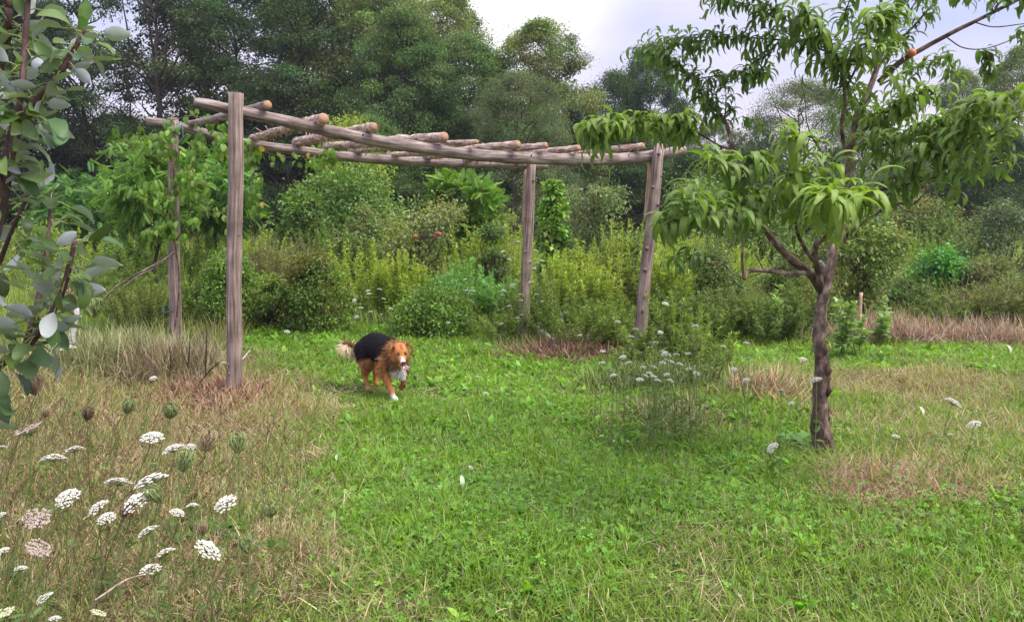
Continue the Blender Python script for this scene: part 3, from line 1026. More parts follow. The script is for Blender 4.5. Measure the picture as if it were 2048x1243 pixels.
M['wet2'] = leaf_mat('fruit_skin', 0.45, 0.0, 0.35)
fruit('apple', 878, 468, 13.0, .045, (.38, .05, .06), 'dark red apple on the right side of the small apple tree', 'apple')
fruit('apple', 830, 472, 13.0, .038, (.50, .16, .05), 'orange red apple just above the apple tree trunk', 'apple')
fruit('apple', 868, 472, 13.1, .036, (.34, .05, .06), 'smaller dark red apple beside the big one', 'apple')


# ------------------------------------------------------------------ goldenrod and other tall weeds
def goldenrod(name, ns, h, spread, base, nl=80, ll=.085, seed=0, tipc=None, wide=False, loc=(0, 0, 0)):
    r = np.random.default_rng(seed)
    st = MB(); lf = MB()
    loc = np.asarray(loc, float)
    for i in range(ns):
        a = r.random() * 6.283; q = math.sqrt(r.random()) * spread
        p0 = np.array([math.cos(a) * q, math.sin(a) * q, 0])
        hh = h * (1 - .38 * (q / spread) ** 2) * (.80 + .22 * r.random())
        top = p0 + np.array([math.cos(a) * q * .6 + r.normal() * .09, math.sin(a) * q * .6 + r.normal() * .09, hh])
        pth = limb(r, p0, top, 0, 6, .012)
        st.tube(pth + loc, np.linspace(.005, .002, 6), 4, (.14, .17, .05), cap=False)
        t = .18 + .82 * r.random(nl) ** .75
        pos = np.stack([np.interp(t, np.linspace(0, 1, 6), pth[:, k]) for k in range(3)], -1)
        az = r.random(nl) * 6.283
        elev = .15 + .75 * t ** 2 + .25 * r.normal(size=nl)
        d = np.stack([np.cos(az) * np.cos(elev), np.sin(az) * np.cos(elev), np.sin(elev)], -1)
        R = frames(d, np.array([0, 0, 1.]) + .2 * r.normal(size=(nl, 3)))
        c = np.asarray(base)[None] * (1 - t[:, None] * .0)
        tc_ = np.asarray(tipc if tipc is not None else base)[None]
        c = c * (1 - t[:, None]) + tc_ * t[:, None]
        c = c * (1 + .22 * r.normal(size=(nl, 1)).clip(-2, 2))
        sz = ll * (1.35 - .7 * t) * (.75 + .5 * r.random(nl))
        lf.inst(T_quad if wide else T_narrow, R, pos + loc, sz, np.clip(c, .01, .8))
    return st, lf


def weed_clump(name, px, top, d, hw, base, tip, label, seed, ns=20, nl=80, ll=.085, wide=False, group=None, cat='wildflower clump'):
    pt = P(px, top, d)
    h = max(pt[2], .15); sp_ = hw / F * d
    loc = (pt[0], d, 0)
    t = empty(name, loc, label, cat, group)
    s, l = goldenrod(name, ns, h, sp_, base, nl, ll, seed, tip, wide, loc)
    s.build('stems', M['leaf'], t); l.build('leaves', M['leaf'], t)
    return t


YT = (.38, .46, .08); YB = (.20, .30, .05); MT = (.22, .42, .12)
GR = [(735, 470, 12.5, 60, YB, YT, 'yellow green goldenrod clump left of the apple trunk'),
      (800, 500, 12.2, 40, YB, YT, 'goldenrod clump just behind the apple trunk'),
      (790, 455, 14, 55, YB, YT, 'goldenrod clump behind and left of the apple trunk'),
      (925, 445, 14, 60, YB, YT, 'goldenrod clump right of the apple tree'),
      (1010, 420, 14, 50, YB, YT, 'goldenrod clump left of the far right post'),
      (930, 515, 12.2, 50, (.13, .26, .07), MT, 'mint green weed clump above the low rounded bush'),
      (985, 540, 11.8, 30, (.13, .25, .06), MT, 'small mint green weed clump beside the larger mint one'),
      (1130, 490, 11.6, 50, YB, YT, 'goldenrod clump just right of the far right post'),
      (1180, 510, 11.4, 40, (.14, .21, .05), YT, 'feathery goldenrod clump between the right posts'),
      (1245, 432, 12.2, 60, (.17, .21, .06), YT, 'tall yellow goldenrod clump left of the right post'),
      (1345, 425, 13.5, 60, YB, YT, 'goldenrod behind the right post'),
      (1155, 470, 12.4, 25, YB, YT, 'slim goldenrod standing behind the feathery clump'),
      (500, 440, 16, 60, YB, YT, 'goldenrod clump right behind the front post'),
      (230, 440, 19, 90, YB, YT, 'pale goldenrod drift left of the vine post'),
      (120, 440, 17, 80, YB, YT, 'pale goldenrod drift behind the pear leaves'),
      (300, 455, 15, 60, YB, (.24, .32, .07), 'goldenrod just left of the vine post'),
      (400, 455, 15, 60, YB, (.24, .32, .07), 'goldenrod between the vine post and the front post'),
      (210, 520, 12, 70, (.13, .19, .05), (.22, .30, .08), 'soft feathery weeds below the leaning cane'),
      (280, 560, 10.6, 50, (.13, .17, .05), (.20, .24, .07), 'fine stemmed weeds left of the vine post base'),
      (400, 560, 11.2, 50, (.12, .19, .04), (.18, .26, .06), 'fine stemmed weeds between the two left posts'),
      (1060, 560, 11.2, 34, (.09, .15, .03), (.15, .22, .05), 'green weeds around the far right post'),
      (1110, 590, 10.8, 60, (.08, .14, .03), (.14, .21, .05), 'dark green weeds right of the far right post base'),
      (1220, 590, 10.4, 50, (.12, .18, .04), (.20, .28, .06), 'mixed weeds left of the right post base'),
      (1345, 560, 9.8, 36, (.08, .14, .03), (.14, .20, .05), 'dark leafy weeds right of the right post'),
      (1400, 590, 9.4, 40, (.09, .15, .03), (.16, .22, .05), 'leafy weeds behind the white flower patch'),
      (1450, 570, 10.6, 50, (.12, .17, .05), (.20, .24, .08), 'airy weeds under the low left peach twigs'),
      (1540, 590, 10.5, 60, (.11, .17, .05), (.17, .24, .07), 'weeds between the flower patch and the peach trunk'),
      (1610, 560, 11, 50, (.11, .17, .05), (.18, .24, .06), 'weeds just behind the peach trunk'),
      (1900, 440, 16, 60, (.12, .20, .04), (.20, .30, .05), 'yellow green weeds above the vivid green bush'),
      (1340, 470, 12, 30, YB, YT, 'goldenrod immediately right of the right post'),
      (650, 440, 17, 70, (.13, .19, .05), (.20, .26, .07), 'pale weeds behind the bushes'),
      (1480, 480, 15, 60, YB, YT, 'goldenrod behind the leaning peach limb'),
      (2000, 560, 11.5, 60, (.13, .16, .06), (.20, .21, .08), 'olive weeds at the right edge above the brown grass'),
      (1900, 590, 11.5, 50, (.11, .16, .05), (.17, .22, .07), 'olive weeds behind the brown grass'),
      (560, 455, 15, 50, (.16, .15, .08), (.26, .20, .15), 'faded pinkish weeds behind the rusty bush')]
for i, (px, tp_, d, hw, bc, tcq, lab) in enumerate(GR):
    weed_clump('goldenrod' if tcq is YT or tcq == YT else 'weed_clump', px, tp_, d, hw, bc, tcq, lab, 300 + i,
               ns=int(22 + hw / 1.8), nl=95 if d > 11 else 115, ll=.085 if d > 11 else .07, group='weed clumps of the meadow',
               cat='goldenrod' if tcq == YT else 'weeds')
for i, (px, tp_, d, hw, lab) in enumerate([(1335, 575, 8.4, 30, 'dark green weeds standing just right of the right post foot'), (1385, 600, 8.2, 36, 'leafy weeds directly behind the white umbel patch'),
                                           (1425, 640, 8.0, 34, 'lower weeds at the right end of the white umbel patch'), (1285, 640, 8.7, 26, 'weeds hiding the foot of the right post'),
                                           (1240, 600, 9.4, 40, 'light weeds left of the right post foot'), (1170, 600, 9.6, 46, 'tall feathery weeds in the middle between the right posts'),
                                           (1105, 540, 10.0, 34, 'tall feathery weeds right of the rear right post'), (1010, 620, 10.2, 34, 'low weeds left of the rear right post foot')]):
    weed_clump('weed_clump', px, tp_, d, hw, (.13, .20, .04), (.25, .33, .075), lab, 460 + i, ns=14, nl=80, ll=.075, group='weed clumps of the meadow', cat='weeds')
for i, (px, tp_, d, hw, lab) in enumerate([(1320, 640, 7.3, 46, 'thin green weeds mixed among the white umbels'), (1400, 650, 7.4, 44, 'thin green weeds at the right side of the umbel patch'),
                                           (1255, 690, 7.8, 36, 'sparse weeds at the left end of the umbel patch')]):
    weed_clump('weed_clump', px, tp_, d, hw, (.15, .21, .05), (.24, .30, .09), lab, 480 + i, ns=12, nl=50, ll=.05, group='weed clumps of the meadow', cat='weeds')
# milkweed
for i, (px, tp_, d, lab) in enumerate([(1690, 580, 8.9, 'upright milkweed with paired pale leaves just right of the peach trunk'), (1712, 600, 9.2, 'milkweed behind the wooden stake, right of the first'),
                                       (1768, 595, 9.8, 'short milkweed at the left end of the brown grass'), (1555, 545, 10.5, 'milkweed with a few upright stems left of the trunk')]):
    weed_clump('milkweed', px, tp_, d, 18, (.20, .30, .11), (.26, .37, .13), lab, 400 + i, ns=4, nl=34, ll=.13, wide=True, group='milkweed plants near the peach trunk', cat='milkweed')

# brown dead grass clumps
def dry_clump(px, py_base, hw, h, n, label, col, seed, name='dead_grass_clump', tilt=.35):
    g = G(px, py_base)
    b = MB()
    r = np.random.default_rng(seed)
    x = g[0] + r.normal(size=n) * hw / F * g[1] * .6
    y = g[1] + r.normal(size=n) * .22
    c = vary(col, n, .3, .08, r)
    blades(b, x, y, h * (.5 + .6 * r.random(n)), np.full(n, .10 + .06 / max(h, .2)), tilt, c)
    o = b.build(name, M['dry'], origin=(g[0], g[1], 0))
    tag(o, label, 'dead grass', 'clumps of dead grass')


dry_clump(1790, 680, 120, .44, 1700, 'reddish brown dead grass clump right of the peach trunk', (.38, .27, .19), 1, tilt=.42)
dry_clump(1985, 682, 80, .46, 1100, 'reddish brown dead grass clump at the right edge', (.36, .26, .18), 2, tilt=.42)
dry_clump(410, 790, 90, .26, 2600, 'heap of dead grass between the two left posts', (.30, .18, .12), 3, tilt=.9)
dry_clump(450, 812, 60, .20, 1500, 'dead grass around the foot of the front post', (.32, .20, .13), 4, tilt=.8)
dry_clump(220, 735, 120, .50, 3600, 'bleached tall grass left of the vine post', (.29, .30, .14), 5)
dry_clump(350, 745, 80, .44, 2200, 'brown tall grass around the vine post foot', (.31, .26, .15), 6)
dry_clump(1150, 705, 110, .22, 3000, 'brown dead stems heaped between the two right posts', (.22, .13, .09), 7, tilt=.9)
dry_clump(1340, 830, 70, .18, 1100, 'tan grass tussock in front of the white flower patch', (.24, .22, .10), 8, tilt=.6)
dry_clump(1530, 790, 60, .26, 800, 'tan grass tussock left of the peach trunk', (.34, .25, .14), 9, tilt=.6)
dry_clump(1745, 988, 105, .06, 6500, 'flat mat of pinkish brown cut grass right of the peach trunk foot', (.48, .31, .23), 10, tilt=1.2)
dry_clump(1320, 770, 120, .26, 1300, 'green and tan grass under the white flower patch', (.16, .20, .07), 11, tilt=.5)

# ------------------------------------------------------------------ pergola
def fl(px, A, B):
    """depth on the ground line A-B seen at column px"""
    k = (px - 1024) / F
    s = (k * A[1] - A[0]) / ((B[0] - A[0]) - k * (B[1] - A[1]))
    return A[1] + s * (B[1] - A[1])


FL = G(457, 797); FL[1] = 7.0; FL[0] = (457 - 1024) / F * 7.0
D_FL, D_RL, D_RR, D_FR = 7.0, 9.3, 10.4, 9.2
A_f, B_f = ((470 - 1024) / F * D_FL, D_FL), ((1318 - 1024) / F * D_FR, D_FR)
A_r, B_r = ((345 - 1024) / F * D_RL, D_RL), ((1060 - 1024) / F * D_RR, D_RR)
mid = ((A_f[0] + B_r[0]) / 2, (A_f[1] + B_r[1]) / 2)
perg = empty('pergola', (mid[0], mid[1], 0), 'rustic log pergola of four leaning posts with peeled rafters across two long beams', 'pergola')


def post(top, base_px, d, r0, r1, mat, groove, label, ex=()):
    tpt = P(top[0], top[1], d)
    base = np.array([(base_px - 1024) / F * d, d, -.06])
    n = 14
    t = np.linspace(0, 1, n)[:, None]
    p = base * (1 - t) + tpt * t
    p[1:-1, 0] += .006 * np.sin(np.arange(1, n - 1) * .8)
    b = MB()
    b.tube(p, np.linspace(r1, r0, n), 64, (1, 1, 1), groove=groove, lump=.05, toff=top[0] * .01)
    for (kt, ka, kr) in ex:     # knots
        c = base * (1 - kt) + tpt * kt
        rr = r1 * (1 - kt) + r0 * kt
        dv = np.array([math.cos(ka), -abs(math.sin(ka)), .15])
        b.tube(np.array([c + dv * rr * .7, c + dv * (rr + kr * .5), c + dv * (rr + kr)]), [kr * 1.3, kr * .9, kr * .35], 9, (.75, .68, .62))
    o = b.build('post', mat, perg)
    o['label'] = label
    return o, base, tpt


p1, _, _ = post((472, 186), 455, D_FL, .061, .068, M['oldwood'], [(4.55, .075, .40), (2.2, .07, .1), (5.5, .06, .2)], 'tall front left post with a long vertical crack',
                ex=[(.13, 4.2, .016), (.10, 4.5, .012), (.55, 5.6, .008), (.7, 5.4, .007)])
p2, _, _ = post((346, 236), 341, D_RL, .060, .070, M['oldwood'], [(4.9, .08, .3)], 'rear left post wrapped in vine and twine', ex=[(.6, 4.5, .01)])
p3, _, _ = post((1063, 326), 1046, D_RR, .058, .070, M['oldwood'], [(4.2, .08, .3)], 'rear right post, far corner', ex=[(.9, 5.3, .02), (.45, 5.5, .014), (.7, 4.0, .012)])
p4, _, _ = post((1319, 288), 1277, D_FR, .060, .076, M['oldwood'], [(5.1, .08, .32)], 'front right post with stubby knots',
                ex=[(.95, 4.6, .02), (.80, 4.2, .02), (.72, 5.5, .022), (.60, 5.9, .022), (.52, 4.3, .025), (.42, 4.4, .026), (.85, 5.6, .015), (.3, 5.0, .02)])
# split braces behind the right posts
for (a, c, lab) in (((1303, 322, D_FR + .17), (1293, 445, D_FR + .17), 'pale split plank behind the front right post'),
                    ((1053, 338, D_RR + .14), (1049, 470, D_RR + .14), 'pale split plank behind the rear right post')):
    b = MB()
    b.tube(smooth_path([P(*a), P((a[0] + c[0]) / 2, (a[1] + c[1]) / 2, a[2]), P(*c)], 4), .042, 5, (1, 1, 1), lump=.03)
    o = b.build('brace', M['paleplank'], perg); o['label'] = lab

rows = [(388, 203, .034), (430, 211, .044), (475, 222, .050), (600, 249, .053), (700, 271, .056), (800, 289, .058), (950, 310, .060), (1100, 318, .063), (1200, 319, .066),
        (1290, 314, .064), (1345, 304, .060), (1369, 300, .044)]
b = MB()
pth, rd = pxpath([(a, c, fl(a, A_f, B_f) + .16, r_) for a, c, r_ in rows], 7)
b.tube(pth, rd, 48, (1, 1, 1), groove=[(2.0, .08, .2), (4.9, .08, .25), (1.2, .07, .2)], lump=.07)
for q in (14, 30, 47, 60):
    if q < len(pth):
        c = pth[q]; b.tube(np.array([c + [0, -rd[q] * .6, .02], c + [0.01, -rd[q] - .012, .03]]), [.016, .006], 7, (.4, .35, .32))
o = b.build('beam', M['greywood'], perg); o['label'] = 'long sagging front beam'
fbeam, fr = pth, rd
rows = [(293, 242, .050), (345, 250, .052), (400, 264, .054), (450, 278, .056), (490, 287, .058), (600, 302, .058), (700, 314, .060), (850, 324, .060), (1000, 329, .052), (1096, 331, .044)]
b = MB()
pth, rd = pxpath([(a, c, fl(a, A_r, B_r) + .15, r_) for a, c, r_ in rows], 7)
b.tube(pth, rd, 22, (1, 1, 1), groove=[(2.2, .1, .1)], lump=.04, toff=3)
o = b.build('beam', M['greywood'], perg); o['label'] = 'long rear beam'
rbeam = pth


def beam_top(beam, px):
    pxs, _ = PX(beam[:, 0], beam[:, 1], beam[:, 2])
    y = np.interp(px, pxs, beam[:, 1])
    return y


RF = [((535, 210), (377, 248), .044, .044, 'greywood', 'grey rafter behind the front post'),
      ((647, 238), (502, 276), .056, .040, 'bark_shag', 'thick shaggy barked rafter, first right of the front post'),
      ((748, 254), (590, 285), .046, .058, 'bark_shag', 'second shaggy rafter with torn bark'),
      ((889, 274), (650, 292), .052, .046, 'bark_shag', 'long peeled rafter with a wide cut end'),
      ((953, 284), (702, 301), .027, .050, 'bark_shag', 'thin pale rafter'),
      ((1036, 289), (774, 310), .044, .032, 'bark_shag', 'smooth peeled rafter at the middle of the beam'),
      ((1092, 291), (838, 314), .036, .044, 'bark_shag', 'short looking rafter with an orange cut end'),
      ((1157, 296), (916, 322), .038, .036, 'bark_shag', 'flaky rafter left of the right post'),
      ((1286, 292), (1010, 326), .038, .036, 'bark_shag', 'last flaky rafter next to the front right post')]
for i, (f_, r_, ra_, rb_, mt, lab) in enumerate(RF):
    df = beam_top(fbeam, f_[0]) - .14
    dr = beam_top(rbeam, r_[0]) + .12
    a = P(f_[0], f_[1], df); c = P(r_[0], r_[1], dr)
    # let it rest on both beams
    dv = norm(c - a)
    rr_ = np.random.default_rng(40 + i)
    n = 26
    t = np.linspace(0, 1, n)[:, None]
    p = a * (1 - t) + c * t
    p[1:-1] += np.cumsum(rr_.normal(size=(n - 2, 3)), 0) * .0028 * np.sin(np.linspace(0, math.pi, n)[1:-1])[:, None]
    ra_, rb_ = ra_ * .92, rb_ * .88
    rad = np.linspace(ra_, rb_, n) * (1 + .06 * rr_.normal(size=n))
    rad[0] = ra_
    b = MB()
    b.tube(p, rad, 18, (1, 1, 1), lump=.07 if mt == 'bark_shag' else .03, toff=i * 3.1)
    if mt == 'bark_shag':
        vv_ = b.v[0]
        rad_dir = norm(vv_ - (a + ((vv_ - a) @ dv)[:, None] * dv))
        jit_ = rr_.normal(size=len(vv_)) * .0045
        jit_[:36] = 0; jit_[-2:] = 0
        b.v[0] = vv_ + rad_dir * jit_[:, None]
        sd_ = norm(np.cross(dv, [0, 0, 1])); up_ = np.cross(sd_, dv)
        for s_ in range(7 if i in (1, 2, 4) else 3):
            tt = rr_.random() * .6 + .35
            q0 = a * (1 - tt) + c * tt
            dd = norm(up_ * rr_.choice([-.8, 1]) + dv * rr_.normal() * .6 + sd_ * rr_.normal() * .5)
            b.tube(np.array([q0, q0 + dd * (.06 + .06 * rr_.random()), q0 + dd * .11 + dv * .02]), [.008, .006, .003], 5, (.8, .7, .65))
    o = b.build('rafter', M[mt], perg); o['label'] = lab
    # orange sawn face
    b = MB()
    v, f = blob(1, 20, 4)
    side = norm(np.cross(dv, [0, 0, 1])); up = np.cross(side, dv)
    th = np.linspace(0, 2 * math.pi, 22, endpoint=False)
    ringv = a - dv * .004 + ra_ * .93 * (np.cos(th)[:, None] * side + np.sin(th)[:, None] * up)
    vv = np.concatenate([ringv, ringv + dv * .006, [a - dv * .005]])
    ff = [[k, (k + 1) % 22, 44] for k in range(22)] + [[(k + 1) % 22, k, k + 22] for k in range(22)] + [[(k + 1) % 22, k + 22, (k + 1) % 22 + 22] for k in range(22)]
    tcv = np.concatenate([np.stack([np.cos(th) * ra_, np.sin(th) * ra_, th * 0], -1)] * 2 + [[[0, 0, 0]]])
    b.add(vv, ff, (1, 1, 1), tcv)
    b.build('cut_end', M['cut'], o)
    if mt == 'bark_shag':
        b = MB()
        n = 300 if i in (1, 2, 3, 7, 8) else 130
        t = rr_.random(n)[:, None]
        q = a * (1 - t) + c * t
        th = rr_.random(n) * 6.283
        nd = np.cos(th)[:, None] * side + np.sin(th)[:, None] * up
        rad_ = (ra_ * (1 - t) + rb_ * t)
        d = norm(dv * rr_.choice([-1, 1], n)[:, None] * .9 + nd * (.25 + .5 * rr_.random((n, 1))) + np.array([0, 0, -.35]))
        b.inst(T_blade[1], frames(d, nd), q + nd * rad_ * .97, np.stack([np.full(n, .22), .03 + .07 * rr_.random(n), .03 + .05 * rr_.random(n)], -1),
               vary((.50, .33, .25), n, .35, .1, rr_))
        b.build('bark_shreds', M['dry'], o)
# twine
b = MB()
for (cx_, cy_, dd, R_) in ((346, 252, D_RL, .080), (346, 258, D_RL, .082), (344, 263, D_RL, .081), (341, 618, D_RL, .086)):
    th = np.linspace(0, 2 * math.pi, 22)
    c = P(cx_, cy_, dd)
    ring = c + np.stack([np.cos(th) * R_, np.sin(th) * R_, .03 * np.sin(th * 2 + cx_)], -1)
    b.tube(ring, .006, 6, (1, 1, 1) if cy_ < 400 else (.25, .3, .4), cap=False)
b.tube(pxpath([(336, 258, D_RL - .1, .004), (330, 275, D_RL - .1, .004), (326, 292, D_RL - .08, .003)], 4)[0], .005, 5, (1, 1, 1))
b.tube(pxpath([(352, 250, D_RL - .1, .004), (364, 245, D_RL - .1, .004), (366, 280, D_RL - .06, .003)], 4)[0], .005, 5, (1, 1, 1))
b.build('twine', M['rope'], p2)

# ------------------------------------------------------------------ vine on the rear left post
vine = empty('kiwi_vine', (A_r[0] - .12, D_RL - .05, 0), 'climbing vine with rounded leaves wrapping the rear left post and beam', 'vine')
vw = MB(); vl = MB()
VP = [[(330, 742, 9.2, .012), (352, 640, 9.15, .011), (358, 560, 9.14, .010), (352, 500, 9.12, .010), (340, 430, 9.15, .009), (350, 360, 9.15, .008), (335, 290, 9.15, .006), (345, 235, 9.2, .005)],
      [(352, 480, 9.12, .008), (375, 450, 9.1, .007), (400, 430, 9.1, .006), (430, 420, 9.0, .005), (458, 440, 8.9, .004), (470, 470, 8.8, .003)],
      [(345, 400, 9.1, .006), (310, 390, 9.05, .005), (285, 370, 9.0, .004)],
      [(345, 440, 9.1, .006), (320, 460, 9.05, .005), (300, 455, 9.0, .003)],
      [(345, 240, 9.2, .005), (390, 232, 9.3, .005), (440, 252, 9.3, .005), (500, 290, 9.5, .004), (560, 312, 9.5, .004), (640, 318, 9.6, .003), (665, 300, 9.6, .002)],
      [(378, 430, 9.12, .006), (380, 370, 9.12, .006), (395, 300, 9.15, .005), (400, 260, 9.2, .005)],
      [(500, 290, 9.4, .004), (506, 330, 9.35, .003), (512, 380, 9.35, .002), (505, 415, 9.35, .002)],
      [(420, 260, 9.3, .004), (445, 290, 9.2, .003), (440, 330, 9.2, .002)],
      [(340, 270, 9.1, .004), (310, 285, 9.0, .003), (285, 300, 9.0, .002)],
      [(345, 340, 9.1, .004), (380, 350, 9.0, .003), (400, 372, 9.0, .002)]]
LP = []
for rows in VP:
    pth, rd = pxpath(rows, 6)
    vw.tube(pth, rd, 6, (.9, .75, .65), lump=.1)
    LP.append(pth)
r = np.random.default_rng(77)
pos = []
wts = [4, 1.6, 3.5, 3, 5, 3, 3.2, 2, 2.4, 2]
for pth, w in zip(LP, wts):
    n = int(w * 19)
    t0 = .45 if pth is LP[0] else 0.1
    t = (t0 + (1 - t0) * r.random(n)) * (len(pth) - 1)
    q = np.stack([np.interp(t, np.arange(len(pth)), pth[:, k]) for k in range(3)], -1)
    pos.append(q + r.normal(size=(n, 3)) * .05)
pos = np.concatenate(pos)
n = len(pos)
az = r.random(n) * 6.283
d = np.stack([np.cos(az) * .8, np.sin(az) * .8 - .4, -.7 - .8 * r.random(n)], -1)
kk2 = r.integers(0, 3, n)
Rr = frames(d, np.array([0, -.7, 1]) + .3 * r.normal(size=(n, 3)))
cl = vary((.135, .245, .035), n, .25, .08, r)
cl[r.random(n) < .018] = (.45, .36, .06)
for i in range(3):
    s = kk2 == i
    vl.inst(T_vine[i], Rr[s], pos[s], .070 + .045 * r.random(s.sum()), cl[s])
vw.build('stem', M['peachbark'], vine)
vl.build('leaves', M['leaf'], vine)

# leaning canes by the rear left post, stakes
def cane(name, rows, mat, label, cat, col=(1, 1, 1), sides=7):
    pth, rd = pxpath(rows, 6)
    b = MB(); b.tube(pth, rd, sides, col, lump=.08)
    o = b.build(name, mat, origin=(pth[0][0], pth[0][1], pth[0][2]))
    tag(o, label, cat)
    return o


cane('leaning_cane', [(190, 618, 8.7, .010), (230, 575, 8.8, .010), (280, 545, 8.9, .011), (330, 518, 9.0, .012), (356, 500, 9.05, .009)], M['peachbark'], 'bare brown cane leaning up to the rear left post', 'branch')
cane('leaning_cane', [(232, 590, 8.6, .006), (270, 555, 8.7, .007), (310, 535, 8.85, .007), (345, 505, 8.95, .005)], M['peachbark'], 'thinner cane just below the first one leaning on the rear left post', 'branch')
cane('birch_stake', [(143, 690, 8.0, .030), (148, 650, 8.0, .028), (157, 608, 8.05, .026)], M['birch'], 'white stake in the dry grass left of the pergola', 'stake')
cane('wooden_stake', [(1716, 680, 9.3, .022), (1719, 640, 9.3, .022), (1722, 585, 9.3, .020)], M['paleplank'], 'short brown stake supporting the small tree right of the peach', 'stake')
cane('pale_log', [(1075, 655, 10.0, .03), (1090, 668, 9.95, .03), (1105, 680, 9.9, .028)], M['birch'], 'pale weathered log in the weeds right of the rear right post', 'log')
cane('dead_branch', [(1095, 530, 10.3, .006), (1110, 590, 10.2, .008), (1125, 640, 10.1, .010), (1130, 685, 10.0, .012)], M['peachbark'], 'dead brown stem leaning right of the rear right post', 'branch')
cane('dead_branch', [(500, 700, 7.6, .003), (478, 722, 7.4, .005), (440, 725, 7.2, .005)], M['birch'], 'thin pale twig sticking out right of the front post', 'twig')
cane('dead_branch', [(380, 800, 7.0, .007), (400, 765, 7.0, .006), (425, 735, 6.95, .005), (442, 722, 6.9, .004)], M['darkbark'], 'dark twig leaning on the front post foot', 'twig')
cane('withered_weed', [(336, 765, 7.6, .006), (342, 720, 7.6, .007), (338, 690, 7.6, .003)], M['darkbark'], 'short dark dead stem below the rear left post', 'dead stem')
cane('withered_weed', [(372, 768, 7.7, .006), (378, 710, 7.7, .007), (381, 660, 7.7, .003)], M['darkbark'], 'left of two dark dead stems between the left posts', 'dead stem')
cane('withered_weed', [(410, 770, 7.6, .006), (412, 710, 7.6, .007), (414, 655, 7.6, .003)], M['darkbark'], 'right of two dark dead stems between the left posts', 'dead stem')
cane('fallen_twig', [(190, 1200, 2.75, .004), (250, 1160, 2.85, .004), (300, 1145, 2.9, .003)], M['bark_shag'], 'reddish twig lying among the foreground flowers', 'twig')

# ------------------------------------------------------------------ peach tree
pb_ = G(1643, 903)
peach = empty('peach_tree', (pb_[0], pb_[1], 0), 'young peach tree with a scarred leaning trunk and long drooping leaves', 'peach tree')
D0 = pb_[1]
b = MB()
pth, rd = pxpath([(1646, 925, D0, .078), (1644, 880, D0, .066), (1641, 820, D0, .062), (1642, 770, D0, .056), (1645, 730, D0, .056), (1638, 690, D0, .050), (1640, 650, D0, .050),
                  (1644, 610, D0, .052), (1652, 570, D0, .050), (1660, 525, D0, .044), (1676, 475, D0 + .05, .044), (1686, 430, D0 + .1, .036), (1694, 370, D0 + .1, .034), (1700, 310, D0 + .1, .030),
                  (1712, 240, D0 + .15, .024), (1735, 185, D0 + .15, .026), (1755, 130, D0 + .15, .022), (1760, 60, D0 + .1, .015), (1764, -60, D0, .010)], 9)
n_ = len(pth)
sh_ = 1 + .25 * np.sin(np.arange(n_) * .9)[:, None] * np.array([1, 1, 1])
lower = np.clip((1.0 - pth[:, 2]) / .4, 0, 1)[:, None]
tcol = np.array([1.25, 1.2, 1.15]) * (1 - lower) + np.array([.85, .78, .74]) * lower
b.tube(pth, rd * np.interp(pth[:, 2], [0, .12, .3, .6, 1.0, 1.6], [1.10, .98, .90, .86, .74, .80]), 26, tcol, groove=[(4.4, .25, .20), (5.3, .12, .14), (3.7, .1, .12)], lump=.15)
